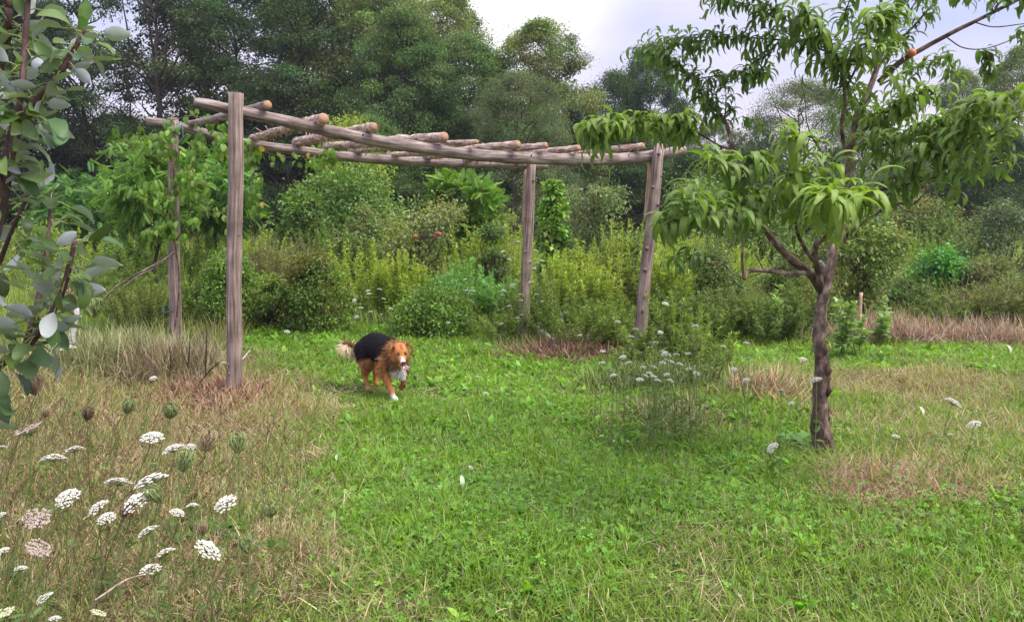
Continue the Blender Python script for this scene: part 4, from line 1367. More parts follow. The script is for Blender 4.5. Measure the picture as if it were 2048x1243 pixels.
# scar callus ridges
for (px_, py_, s_) in ((1655, 740, .03), (1650, 700, .026), (1658, 780, .024), (1636, 850, .02), (1648, 640, .02), (1660, 830, .022)):
    c = P(px_, py_, D0 - .045)
    b.tube(np.array([c + [0, .02, -s_ * 1.8], c + [s_ * .3, -.004, 0], c + [0, .02, s_ * 1.8]]), [s_ * .3, s_ * .75, s_ * .3], 9, (.7, .6, .56), lump=.1)
b.build('trunk', M['peachbark'], peach)
BR = [  # bare limbs (px,py,depth,r)
    [(1648, 590, 5.45, .030), (1620, 548, 5.35, .028), (1582, 518, 5.3, .026), (1545, 478, 5.25, .024), (1518, 440, 5.2, .020), (1492, 390, 5.25, .017), (1475, 340, 5.3, .015), (1464, 290, 5.4, .014), (1449, 240, 5.45, .011), (1415, 205, 5.5, .009), (1385, 160, 5.5, .007), (1350, 125, 5.5, .005), (1300, 108, 5.5, .003)],
    [(1642, 640, 5.38, .026), (1646, 600, 5.33, .026), (1639, 555, 5.3, .024), (1630, 510, 5.25, .021), (1632, 490, 5.2, .020), (1645, 477, 5.15, .018)],
    [(1634, 530, 5.28, .015), (1612, 500, 5.2, .013), (1597, 470, 5.1, .012), (1590, 440, 5.0, .009)],
    [(1612, 545, 5.33, .016), (1570, 546, 5.2, .014), (1530, 541, 5.1, .013), (1497, 542, 5.0, .013), (1488, 558, 4.95, .012)],
    [(1488, 558, 4.95, .010), (1484, 520, 4.9, .009), (1487, 475, 4.85, .008), (1488, 455, 4.8, .006)],
    [(1488, 556, 4.95, .007), (1465, 545, 4.9, .006), (1442, 526, 4.85, .005), (1405, 524, 4.8, .003)],
    [(1528, 541, 5.1, .005), (1512, 510, 5.0, .004), (1495, 478, 4.9, .003)],
    [(1500, 553, 5.0, .004), (1540, 540, 5.1, .004), (1560, 525, 5.2, .002)],
    [(1449, 245, 5.45, .006), (1452, 205, 5.45, .004), (1451, 165, 5.45, .002)],
    [(1467, 300, 5.4, .009), (1440, 292, 5.4, .007), (1400, 268, 5.4, .007), (1370, 258, 5.4, .006), (1300, 248, 5.4, .005), (1230, 246, 5.35, .004), (1180, 258, 5.3, .002)],
    [(1757, 165, 5.6, .020), (1800, 125, 5.55, .018), (1850, 95, 5.5, .016), (1905, 65, 5.4, .014), (1960, 38, 5.3, .012), (2060, -12, 5.2, .009)],
    [(1755, 135, 5.6, .012), (1790, 90, 5.6, .010), (1830, 50, 5.6, .008), (1880, -10, 5.6, .005)],
    [(1895, 76, 5.45, .005), (1925, 95, 5.4, .004), (1965, 98, 5.4, .004), (2010, 85, 5.4, .004), (2060, 60, 5.4, .003)],
    [(1950, 45, 5.3, .004), (1990, 54, 5.3, .004), (2060, 46, 5.3, .003)],
    [(1700, 330, 5.5, .016), (1683, 260, 5.3, .013), (1690, 190, 5.2, .011), (1672, 110, 5.1, .009), (1635, 50, 5.0, .006), (1600, 10, 4.95, .004)],
    [(1690, 180, 5.2, .008), (1720, 120, 5.1, .006), (1742, 60, 5.0, .005), (1755, 20, 4.95, .003)],
    [(1672, 110, 5.1, .007), (1600, 85, 5.2, .006), (1530, 78, 5.3, .005), (1450, 74, 5.35, .004), (1380, 76, 5.4, .003), (1335, 82, 5.4, .002)],
    [(1600, 60, 5.2, .005), (1540, 20, 5.3, .004), (1480, 5, 5.3, .003), (1430, -10, 5.3, .002)],
    [(1560, 80, 5.3, .005), (1530, 115, 5.3, .004), (1505, 140, 5.3, .003), (1480, 165, 5.3, .002)],
    [(1385, 160, 5.5, .005), (1430, 152, 5.4, .004), (1480, 150, 5.35, .003), (1530, 140, 5.3, .002)],
    [(1690, 420, 5.45, .016), (1740, 382, 5.2, .014), (1790, 352, 5.0, .012), (1850, 318, 4.8, .010), (1910, 300, 4.6, .008), (1980, 275, 4.3, .006), (2040, 230, 4.1, .003)],
    [(1740, 385, 5.2, .008), (1800, 372, 5.0, .007), (1860, 358, 4.8, .006), (1940, 335, 4.5, .005), (2020, 320, 4.2, .003)],
    [(1683, 480, 5.45, .016), (1703, 463, 5.35, .013), (1740, 435, 5.3, .010), (1788, 408, 5.2, .009), (1825, 408, 5.1, .008), (1850, 385, 5.0, .005), (1856, 370, 5.0, .003)],
    [(1795, 409, 5.2, .006), (1815, 422, 5.1, .005), (1860, 425, 5.0, .004), (1915, 405, 4.9, .002)],
    [(1813, 408, 5.1, .004), (1825, 390, 5.05, .003)],
    [(1683, 330, 5.45, .006), (1640, 300, 5.3, .005), (1615, 250, 5.25, .004), (1610, 200, 5.2, .003), (1598, 148, 5.2, .0015)],
    [(1590, 300, 4.2, .004), (1572, 260, 4.3, .003), (1553, 215, 4.3, .002), (1525, 155, 4.3, .001)],
    [(1645, 480, 5.15, .014), (1660, 460, 4.6, .012), (1668, 435, 4.1, .010), (1660, 405, 3.7, .008), (1655, 395, 3.5, .006)],
    [(1660, 440, 4.5, .010), (1690, 415, 4.0, .008), (1715, 395, 3.8, .006), (1745, 380, 3.8, .004)],
    [(1590, 442, 5.0, .009), (1610, 410, 4.5, .008), (1618, 380, 4.1, .006), (1600, 350, 3.9, .004)],
    [(1590, 442, 5.0, .008), (1590, 380, 4.5, .007), (1592, 320, 4.1, .006), (1590, 285, 3.9, .005), (1600, 268, 3.8, .004)],
    [(1518, 440, 5.2, .010), (1500, 400, 4.7, .008), (1470, 360, 4.3, .006), (1440, 325, 4.1, .005), (1412, 318, 4.0, .003)],
    [(1480, 362, 4.4, .006), (1490, 330, 4.2, .005), (1510, 315, 4.2, .003), (1530, 322, 4.2, .002)],
    [(1545, 478, 5.2, .009), (1520, 440, 4.6, .008), (1480, 425, 4.1, .007), (1420, 425, 3.9, .006), (1370, 435, 3.8, .004), (1330, 448, 3.75, .003)],
    [(1560, 430, 4.8, .008), (1600, 410, 4.6, .006), (1563, 400, 4.4, .005), (1520, 402, 4.2, .004), (1470, 405, 4.1, .003)],
    [(1410, 522, 4.8, .003), (1380, 510, 4.8, .003), (1345, 512, 4.8, .002)],
    [(1700, 290, 5.6, .010), (1740, 250, 5.3, .008), (1780, 220, 5.1, .006), (1820, 195, 5.0, .005), (1850, 190, 4.9, .003)],
    [(1760, 170, 5.7, .007), (1800, 150, 5.8, .006), (1850, 130, 5.9, .004), (1890, 130, 5.9, .002)],
    [(1720, 270, 5.4, .008), (1770, 290, 5.0, .007), (1830, 265, 4.8, .005), (1890, 235, 4.6, .003)],
    [(1965, 98, 5.4, .003), (1975, 110, 5.4, .003), (1980, 150, 5.4, .002)],
    [(1850, 320, 4.8, .006), (1900, 260, 4.6, .005), (1950, 215, 4.4, .004), (2000, 195, 4.2, .003)],
    [(1760, 40, 5.5, .006), (1800, 5, 5.6, .005), (1860, -15, 5.7, .004), (1950, -10, 5.7, .002)],
    [(1680, 60, 5.4, .006), (1700, 0, 5.3, .004), (1720, -30, 5.3, .003)],
    [(1980, 20, 5.3, .003), (2010, -10, 5.2, .003), (2060, 0, 5.2, .002)],
]
bm = MB()
bp_ = []
for i, rows in enumerate(BR):
    pth, rd = pxpath(rows, 7)
    bp_.append(pth)
    tone = np.array([1.15, 1.1, 1.08]) if i in (3, 4, 5, 22, 23) else np.array([.85, .78, .76])
    bm.tube(pth, rd, 9 if rd[0] > .012 else 6, tone, lump=.07, toff=i)
bm.build('branches', M['peachbark'], peach)
# leafy shoots: (branch index, start fraction, leaves, size, brightness)
LS = [(0, .66, 120, .12, .9), (9, .35, 120, .16, 1.3), (8, .6, 6, .10, .9), (14, .40, 75, .15, 1.0), (15, .25, 55, .16, 1.3), (16, .08, 95, .115, .8), (17, .0, 75, .115, .8), (18, .1, 36, .11, .8),
      (19, .2, 44, .115, .9), (20, .35, 72, .15, 1.15), (21, .15, 55, .145, 1.05), (27, .62, 34, .175, 1.5), (27, .35, 30, .165, 1.2), (28, .40, 34, .17, 1.4), (29, .40, 44, .16, 1.3), (30, .60, 36, .15, 1.3), (31, .35, 42, .15, 1.1),
      (32, .15, 34, .15, 1.05), (33, .25, 72, .15, 1.1), (34, .1, 60, .14, 1.0), (35, .0, 34, .13, .9), (36, .25, 64, .145, 1.25), (37, .2, 44, .12, 1.0), (38, .2, 62, .145, 1.1), (39, .1, 34, .12, .9),
      (40, .15, 66, .15, 1.3), (41, .0, 44, .12, .8), (42, .1, 32, .12, .9), (11, .3, 34, .12, .9), (43, .0, 26, .12, .85), (12, .85, 12, .12, .8), (6, .3, 10, .11, .8), (2, .6, 10, .12, .9), (10, .93, 8, .12, .8)]
lf = MB()
r = np.random.default_rng(55)
trunk_px = pxpath([(1700, 310, D0 + .1, .03), (1712, 240, D0 + .15, .024), (1735, 185, D0 + .15, .026), (1755, 130, D0 + .15, .022), (1760, 60, D0 + .1, .015), (1764, -60, D0, .01)], 6)[0]


def peach_leaves(pth, st, n, L_, br, jit=.022):
    t = (st + (1 - st) * (np.arange(n) + r.random(n)) / n) * (len(pth) - 1)
    pos = np.stack([np.interp(t, np.arange(len(pth)), pth[:, k]) for k in range(3)], -1)
    tan = norm(np.stack([np.interp(t, np.arange(len(pth)), np.gradient(pth[:, k])) for k in range(3)], -1))
    pos = pos + r.normal(size=(n, 3)) * jit
    az = np.arange(n) * 2.4 + r.random(n)
    s = norm(np.cross(tan, [0, 0, 1.]) + 1e-6); u = np.cross(s, tan)
    rad = np.cos(az)[:, None] * s + (np.sin(az)[:, None] * .7 + .25) * u
    d = norm(rad * 1.0 + tan * .45 + np.array([0, 0, .35]) + .28 * r.normal(size=(n, 3)))
    up = np.array([0, 0, 1.0]) + .15 * r.normal(size=(n, 3))
    R = frames(d, up)
    kx = r.integers(0, len(T_peach), n)
    c = vary(np.array([.074, .132, .026]), n, .26, .07, r)
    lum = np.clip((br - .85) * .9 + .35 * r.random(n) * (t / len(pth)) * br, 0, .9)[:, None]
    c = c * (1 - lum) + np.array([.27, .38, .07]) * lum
    for i, T in enumerate(T_peach):
        q = kx == i
        if q.any():
            sz = L_ * (.65 + .55 * r.random(q.sum()) ** .8)
            lf.inst(T, R[q], pos[q], sz, c[q])


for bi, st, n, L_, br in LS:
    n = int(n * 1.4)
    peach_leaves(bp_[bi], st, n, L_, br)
    # side spurs so the foliage has body
    pth = bp_[bi]
    if n >= 60:
        for k in range(int(n / 13)):
            t = st + (1 - st) * r.random()
            a = pth[int(t * (len(pth) - 1))]
            dv = r.normal(size=3) * [.9, .7, .35]; dv = dv / np.linalg.norm(dv) * (.12 + .14 * r.random())
            sp2 = limb(r, a, a + dv, .1, 5, .04)
            bm2 = sp2
            peach_leaves(sp2, .2, 13, L_ * .95, br * .97)
for k in range(22):
    a = trunk_px[r.integers(0, len(trunk_px) - 6)]
    dv = r.normal(size=3) * [1, .9, .3]; dv = dv / np.linalg.norm(dv) * (.2 + .15 * r.random())
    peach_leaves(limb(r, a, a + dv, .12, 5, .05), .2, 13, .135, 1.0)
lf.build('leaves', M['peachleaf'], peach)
fruit('peach', 1823, 106, 5.5, .030, (.50, .15, .045), 'ripe orange peach hanging by the thick right branch', 'peach')
fruit('peach', 1508, 130, 5.35, .016, (.50, .19, .05), 'small orange peach at the tip of the upper left peach branch', 'peach')
cane('white_tag', [(1648, 532, 5.22, .010), (1644, 526, 5.2, .010), (1640, 522, 5.18, .009)], M['birch'], 'small white tie in the fork of the peach tree', 'tie')

# ------------------------------------------------------------------ pear tree at the left edge
tb = np.array([-1.62, 2.0, -.03])
pear = empty('pear_tree', tuple(tb), 'pear tree at the left edge with dark red stems and leaves showing whitish undersides', 'pear tree')
b = MB()
trunkp = smooth_path([tb, tb + [.03, 0, .5], tb + [.06, -.02, 1.0], tb + [.10, -.05, 1.5], tb + [.16, -.05, 2.1], tb + [.2, 0, 2.7]], 6)
b.tube(trunkp, np.linspace(.045, .012, len(trunkp)), 12, (1, 1, 1), lump=.08)
b.build('trunk', M['pearbark'], pear)
PB = [[(-260, 760, 1.95, .018), (-120, 640, 1.85, .015), (-30, 510, 1.75, .013), (0, 420, 1.72, .012), (12, 350, 1.7, .0115), (22, 290, 1.7, .011), (32, 250, 1.7, .010), (70, 205, 1.7, .0075), (110, 158, 1.7, .0065), (145, 105, 1.7, .0055), (170, 58, 1.7, .0035)],
      [(32, 250, 1.7, .007), (42, 190, 1.72, .006), (47, 130, 1.74, .0065), (52, 60, 1.76, .006), (58, -30, 1.78, .005)],
      [(-80, 330, 1.9, .010), (-20, 200, 1.85, .009), (12, 90, 1.82, .008), (18, 40, 1.8, .008), (12, -40, 1.8, .007)],
      [(-260, 770, 1.95, .016), (-120, 760, 1.85, .013), (-30, 742, 1.75, .010), (20, 715, 1.68, .009), (60, 685, 1.65, .008), (95, 640, 1.62, .007), (122, 590, 1.6, .006), (137, 540, 1.6, .0055), (150, 480, 1.6, .0045)],
      [(50, 690, 1.66, .006), (65, 640, 1.68, .005), (78, 590, 1.7, .005), (92, 520, 1.7, .0048), (97, 460, 1.72, .004), (105, 380, 1.74, .003)],
      [(-100, 640, 1.9, .008), (-20, 560, 1.88, .006), (20, 470, 1.86, .005), (50, 400, 1.85, .004), (60, 360, 1.85, .003)]]
bm = MB(); pl = MB(); pt_ = MB()
r = np.random.default_rng(91)
allp = []
for i, rows in enumerate(PB):
    pth, rd = pxpath(rows, 7)
    bm.tube(pth, rd, 10, (1, 1, 1), lump=.06, toff=i)
    allp.append(pth)
bm.build('branches', M['pearbark'], pear)


def pear_leaf(base, d, L_, ti, c, upv=None):
    pet = L_ * .55
    dd = norm(d)
    e = base + dd * pet + np.array([0, 0, -.004])
    pt_.tube(np.array([base, (base + e) / 2 + [0, 0, .004], e]), [.0016, .0012, .0014], 5, (.28, .32, .09), cap=False)
    up = np.array([0, .25, 1.]) + .55 * r.normal(size=3) if upv is None else np.asarray(upv)
    pl.inst(T_pear[ti], frames(dd[None], up[None]), e[None], np.array([L_]), c[None])


for i, pth in enumerate(allp):
    seg = np.linalg.norm(np.diff(pth, axis=0), axis=1).sum()
    nsp = int(seg / .019)
    st = .3 if i in (0, 3) else .15
    for k in range(nsp):
        t = st + (1 - st) * (k + r.random()) / nsp
        f_ = t * (len(pth) - 1)
        a = np.array([np.interp(f_, np.arange(len(pth)), pth[:, j]) for j in range(3)])
        for q in range(r.integers(1, 3)):
            d = r.normal(size=3) * [1, .8, .7] + [.1, -.05, .12]
            c = vary((.068, .122, .028), 1, .22, .08, r)[0]
            if r.random() < .3:
                c = vary((.12, .18, .035), 1, .2, .05, r)[0]
            pear_leaf(a, d, .042 + .026 * r.random(), r.integers(0, 5), c)
# the large leaf pair reaching right at mid height, and a few placed single leaves
for (bx, by, tx, ty, L_, ti) in ((75, 245, 110, 250, .088, 1), (70, 235, 105, 236, .082, 1), (72, 250, 90, 262, .075, 0), (160, 75, 175, 68, .05, 1), (165, 62, 166, 45, .045, 0), (148, 100, 152, 108, .05, 4),
                                 (100, 660, 115, 668, .06, 1), (30, 720, 45, 722, .075, 1), (60, 690, 70, 700, .07, 1), (140, 560, 150, 562, .045, 4), (145, 500, 150, 488, .05, 2), (20, 760, 10, 790, .07, 1),
                                 (-10, 800, 5, 805, .08, 0), (-20, 850, 0, 855, .08, 2), (10, 700, 0, 760, .08, 1)):
    a = P(bx, by, 1.66); c_ = P(tx, ty, 1.62)
    pear_leaf(a, c_ - a, L_, ti, vary((.075, .135, .045), 1, .15, .05, r)[0])
pl.add(np.concatenate(pt_.v), np.concatenate(pt_.f), np.concatenate(pt_.c))
pl.build('leaves', M['pearleaf'], pear)

# ------------------------------------------------------------------ wild carrot flowers
def umbel_mesh(seed, kind='open'):
    """unit-diameter flower head, origin at the top of the stem"""
    r = np.random.default_rng(seed)
    w = MB(); g = MB()
    v6, f6 = blob(1, 6, 4, (1, 1, .55))
    nu = 52
    k = np.arange(nu)
    rr = np.sqrt((k + .5) / nu) * .46
    az = k * 2.39996 + r.normal(size=nu) * .1
    if kind == 'open':
        z = .27 - .22 * rr ** 2 / .21 + r.normal(size=nu) * .014
    else:
        z = .22 + .1 * rr + r.normal(size=nu) * .03
    c = np.stack([np.cos(az) * rr, np.sin(az) * rr, z], -1)
    tone = {'open': (.78, .75, .66), 'faded': (.52, .42, .36), 'cream': (.66, .66, .42)}[kind if kind in ('faded', 'cream') else 'open']
    for p in c:
        n = 12
        a = r.random(n) * 6.283; q = np.sqrt(r.random(n)) * .060
        pos = p + np.stack([np.cos(a) * q, np.sin(a) * q, .012 - q * q * 3 + r.normal(size=n) * .004], -1)
        R = frames(sphere_dirs(n, r) * [1, 1, .2], np.tile([0, 0, 1.], (n, 1)) + r.normal(size=(n, 3)) * .3)
        w.inst((v6, f6), R, pos, .018 + .011 * r.random(n), vary(tone, n, .12, .03, r))
        m_ = p * .5 * [1.1, 1.1, .6]
        g.tube(np.array([[0, 0, 0], m_, p]), [.006, .005, .004], 3, (.22, .30, .10), cap=False)
    for a in np.linspace(0, 6.28, 8, endpoint=False):   # bracts
        d = np.array([math.cos(a), math.sin(a), -.25])
        g.tube(np.array([[0, 0, 0], d * .12, d * .2 + [0, 0, -.03]]), [.006, .004, .001], 3, (.2, .28, .1), cap=False)
    return w, g


def nest_mesh(seed):
    """closed bird's-nest seed head, unit height about .9"""
    r = np.random.default_rng(seed)
    w = MB(); g = MB()
    n = 24
    for k in range(n):
        a = k * 2 * math.pi / n + r.normal() * .05
        R_ = .36 + .05 * r.normal(); e_ = .8 + .14 * r.random()
        prof = [(0, 0), (.35 * R_, .10), (.85 * R_, .34), (R_ * 1.08, .60), (R_ * .85, e_), (R_ * (.35 + .3 * r.random()), e_ + .04)]
        tw = r.normal() * .12; p = np.array([[math.cos(a + tw * i) * x, math.sin(a + tw * i) * x * .85, z * (1 + .06 * math.sin(a * 2 + seed))] for i, (x, z) in enumerate(prof)]); p[2:] += r.normal(size=(4, 3)) * .025
        w.tube(smooth_path(p, 3), .016 + .008 * r.random(), 4, vary((1, 1, 1), 1, .3, .05, r)[0], cap=False)
    v, f = blob(.22, 14, 9, (1, 1, 1.2))
    v = v * (1 + .08 * r.normal(size=(len(v), 1))) + [0, 0, .44]
    g.add(v, f, (.55, .55, .5))
    m_ = 150
    d = sphere_dirs(m_, r); d[:, 2] = np.abs(d[:, 2]) * .8 + .05
    g.inst(T_narrow, frames(d, sphere_dirs(m_, r)), d * .22 + [0, 0, .48], .16, vary((1, 1, 1), m_, .25, .05, r))
    return w, g


def mat_solid(name, col, rough=.7):
    m, N, L = new_mat(name)
    o = N('ShaderNodeOutputMaterial'); p = N('ShaderNodeBsdfPrincipled'); p.inputs['Roughness'].default_value = rough
    at = N('ShaderNodeAttribute'); at.attribute_name = 'Col'
    mu = N('ShaderNodeMixRGB'); mu.blend_type = 'MULTIPLY'; mu.inputs[0].default_value = 1; mu.inputs[2].default_value = (*col, 1)
    nz_ = N('ShaderNodeTexNoise'); nz_.inputs['Scale'].default_value = 40
    mr_ = N('ShaderNodeMapRange'); mr_.inputs['To Min'].default_value = .8; mr_.inputs['To Max'].default_value = 1.2
    m2 = N('ShaderNodeMixRGB'); m2.blend_type = 'MULTIPLY'; m2.inputs[0].default_value = 1
    L(nz_.outputs[0], mr_.inputs[0]); L(at.outputs['Color'], mu.inputs[1]); L(mu.outputs[0], m2.inputs[1]); L(mr_.outputs[0], m2.inputs[2])
    L(m2.outputs[0], p.inputs['Base Color']); L(p.outputs[0], o.inputs[0])
    return m


M['nest_green'] = mat_solid('seedhead_green', (.24, .30, .10))
M['nest_brown'] = mat_solid('seedhead_brown', (.16, .11, .055))
M['nest_tan'] = mat_solid('seedhead_tan', (.36, .27, .15))

HEADS = {}
TMP = []


def head_meshes(kind, v):
    key = (kind, v)
    if key not in HEADS:
        if kind in ('open', 'faded', 'cream'):
            w, g = umbel_mesh(v * 7 + 3, kind)
            mats = (M['petal'], M['leaf'])
        else:
            w, g = nest_mesh(v * 5 + 1)
            mm_ = M['nest_' + kind]
            mats = (mm_, mm_)
        a = w.build('flower_head', mats[0]); c = g.build('rays', mats[1])
        HEADS[key] = (a.data, c.data)
        bpy.data.objects.remove(a); bpy.data.objects.remove(c)
    return HEADS[key]


def flower(px, py, d, wpx, kind, label, group, seed, lean=None, tilt=.25):
    r = np.random.default_rng(seed)
    top = P(px, py, d)
    top[2] = max(top[2], .10)
    size = wpx / F * d * ((1.18 if wpx > 20 else 1.0) if kind in ('open', 'faded', 'cream') else .95)
    if lean is None:
        lean = r.normal(size=2) * .10 * top[2]
    else:
        lean = np.asarray(lean, float)
    base = np.array([top[0] - lean[0], d - lean[1], 0.0])
    base[2] = gz(base[0], base[1]) - .01
    t = empty('wild_carrot' if kind in ('open', 'faded', 'cream') else 'carrot_seedhead', tuple(base), label, 'wild carrot flower' if kind in ('open', 'faded', 'cream') else 'seed head', group)
    midp = base * .5 + top * .5 + np.array([0, 0, .04 * top[2]]) - np.array([lean[0] * .12, 0, 0])
    b = MB()
    sp_ = smooth_path([base, midp, top], 6)
    b.tube(sp_, np.linspace(.0032, .0022, len(sp_)), 5, (.22, .29, .09) if kind != 'brown' else (.2, .2, .07), cap=False)
    # a few fine ferny leaves on the stem
    nl = 7
    tt = r.random(nl) * .6
    pos = base * (1 - tt[:, None]) + top * tt[:, None]
    dd = sphere_dirs(nl, r); dd[:, 2] = np.abs(dd[:, 2]) * .6 + .3
    b.inst(T_pin, frames(dd, [0, 0, 1.]), pos, .04 + .03 * r.random(nl), vary((.13, .20, .05), nl, .2, .05, r))
    b.build('stem', M['leaf'], t)
    ma, mc = head_meshes(kind, int(r.integers(0, 3)))
    h = bpy.data.objects.new('flower_head' if kind in ('open', 'faded', 'cream') else 'seed_head', ma)
    COL.objects.link(h); h.parent = t
    h.location = Vector(top - base)
    tl = np.array([r.normal() * tilt, r.normal() * tilt])
    h.rotation_euler = (tl[0] + (.50 if py > 860 and wpx > 30 and kind in ('open', 'faded') else .12 if kind in ('open', 'faded', 'cream') else .3), tl[1], r.random() * 6)
    k = size if kind in ('open', 'faded', 'cream') else size * 1.25
    h.scale = (k, k, k)
    g2 = bpy.data.objects.new('rays' if kind in ('open', 'faded', 'cream') else 'seeds', mc)
    COL.objects.link(g2); g2.parent = h
    return t


def zd(py, h):
    return (CAMZ - h) * F / (py - HZ)


# foreground left: (px, py, width px, height m, kind, label, lean)
FG = [(305, 878, 41, .50, 'open', 'white umbel at the top centre of the foreground patch, below the dead grass heap'),
      (347, 902, 40, .50, 'open', 'white umbel just right of the topmost one, seen edge on'),
      (380, 895, 24, .48, 'open', 'small edge on umbel beside the brown round seed head'),
      (149, 903, 34, .50, 'open', 'narrow edge on umbel at upper left of the foreground patch'),
      (107, 922, 44, .50, 'open', 'domed umbel below the narrow edge on one at upper left'),
      (62, 870, 48, .55, 'faded', 'dull fading umbel under the pear leaves'),
      (236, 970, 46, .48, 'open', 'loose white umbel left of the biggest pair'),
      (305, 968, 62, .48, 'open', 'largest white umbel in the middle of the patch'),
      (137, 998, 45, .48, 'open', 'rounded white umbel left of the big group'),
      (275, 1008, 55, .46, 'open', 'wide white umbel just below the largest one'),
      (199, 1018, 42, .45, 'open', 'clumpy umbel below left of the big pair'),
      (214, 1038, 34, .42, 'open', 'small umbel touching the clumpy one from below'),
      (453, 1009, 42, .42, 'open', 'white umbel at the right side of the patch above the broad leaf'),
      (385, 1013, 24, .42, 'open', 'small umbel left of the right hand white one'),
      (354, 1027, 28, .40, 'open', 'small flat umbel behind the green leaf'),
      (298, 1066, 40, .42, 'open', 'upright rounded umbel below the green seed heads'),
      (413, 1103, 54, .40, 'open', 'large white umbel at lower right of the patch'),
      (332, 1108, 36, .38, 'open', 'flat umbel left of the large lower right one'),
      (302, 1141, 38, .38, 'open', 'lowest flat umbel above the reddish twig'),
      (90, 1198, 33, .40, 'open', 'round white umbel near the bottom left'),
      (14, 1232, 34, .42, 'cream', 'opening cream umbel in the bottom left corner'),
      (6, 1104, 26, .42, 'open', 'pinkish umbel cut by the left edge'),
      (110, 1238, 22, .40, 'open', 'umbel just entering the bottom edge'),
      (193, 1233, 30, .38, 'cream', 'cream bud umbel at the bottom edge'),
      (74, 1046, 50, .46, 'faded', 'large tan faded umbel at the left'),
      (71, 1105, 46, .42, 'faded', 'brown pink faded umbel below the tan one'),
      (3, 1030, 20, .45, 'open', 'small umbel at the left edge beside the tan faded one'),
      (41, 1138, 22, .40, 'open', 'tiny white umbel at the far lower left'),
      (136, 699, 27, .62, 'open', 'edge on umbel in front of the white stake'),
      (307, 757, 16, .50, 'open', 'small umbel over the dead grass band'),
      (5, 895, 18, .52, 'open', 'small umbel at the left edge under pear leaves'),
      (71, 789, 42, .75, 'brown', 'big dark brown closed seed head below the pear tree'),
      (252, 827, 30, .60, 'green', 'olive closed seed head above the patch on a long leaning stem'),
      (174, 841, 24, .55, 'brown', 'small brown seed head left of the olive one'),
      (340, 837, 32, .55, 'green', 'pale green seed head above the topmost umbel'),
      (411, 903, 38, .46, 'tan', 'brown woolly seed head right of the edge on umbels'),
      (478, 906, 36, .44, 'green', 'green seed head at the upper right of the patch'),
      (365, 943, 40, .48, 'green', 'curled green seed head above the centre'),
      (323, 1005, 38, .46, 'green', 'green seed head touching the widest umbel'),
      (541, 1034, 28, .36, 'green', 'pale green seed head furthest right'),
      (497, 1106, 32, .36, 'green', 'pale green bud right of the large lower umbel'),
      (246, 1036, 24, .42, 'brown', 'dark brown seed head among the white umbels'),
      (404, 1071, 26, .40, 'tan', 'tan seed head above the large lower right umbel'),
      (132, 612, 36, 1.0, 'tan', 'fluffy tan seed head beside the white stake'),
      (188, 634, 38, .95, 'green', 'fluffy green seed head right of the white stake'),
      (90, 836, 20, .58, 'tan', 'small tan seed head under the big brown one')]
for i, (px, py, w, h, kind, lab) in enumerate(FG):
    d = zd(py, h)
    if d > 6: d = 5.6
    ln = (.30 * h * 1.2, -.05) if i in (31, 32, 35, 38, 41) or (px > 230 and h > .45 and i % 3 == 0) else None
    flower(px, py, d, w, kind, lab, 'wild carrot flowers in the foreground patch' if kind in ('open', 'faded', 'cream') else 'closed seed heads in the foreground patch', 500 + i, lean=ln, tilt=.16)

# mid-distance patch left of the peach trunk
z7 = lambda a, c: (1200 + a / 2.39, 440 + c / 2.39)
MIDP = [(85, 488), (312, 403), (455, 510), (170, 525), (265, 590), (12, 630), (10, 685), (65, 745), (135, 685), (110, 657), (205, 705), (255, 750), (215, 747), (235, 733), (300, 685), (315, 672),
        (340, 680), (310, 640), (300, 630), (325, 648), (420, 640), (425, 714), (460, 735), (365, 645), (335, 770), (590, 607), (640, 715), (700, 767), (710, 663), (700, 592), (500, 890),
        (258, 705), (190, 765), (320, 740), (285, 540), (150, 560), (380, 690), (275, 770)]
MO = []
for i, (a, c) in enumerate(MIDP):
    px, py = z7(a, c)
    h = .80 if py < 660 else (.62 if py < 720 else .5)
    MO.append(flower(px, py, zd(py, h), 13 + (i * 7 % 5), 'open', 'one of many small white umbels crowded left of the peach trunk', 'white umbels in the patch left of the peach trunk', 700 + i, tilt=.2))
ORD = ['first', 'second', 'third', 'fourth', 'fifth', 'sixth', 'seventh', 'eighth', 'ninth', 'tenth', 'eleventh', 'twelfth', 'thirteenth', 'fourteenth', 'fifteenth', 'sixteenth']


def place_labels(objs, pts, what, where):
    """rows from top to bottom, then order from the left inside the row"""
    n = len(pts); nr = max(1, round(n / 10))
    names = {1: [''], 2: ['upper half', 'lower half'], 3: ['top third', 'middle third', 'bottom third'], 4: ['top quarter', 'second quarter', 'third quarter', 'bottom quarter']}[min(nr, 4)]
    order = sorted(range(n), key=lambda i: pts[i][1])
    k = math.ceil(n / len(names))
    for b_ in range(len(names)):
        row = sorted(order[b_ * k:(b_ + 1) * k], key=lambda i: pts[i][0])
        for j, i in enumerate(row):
            objs[i]['label'] = f'{what}, {ORD[j]} from left' + (f', {names[b_]}' if names[b_] else '') + f', {where}'


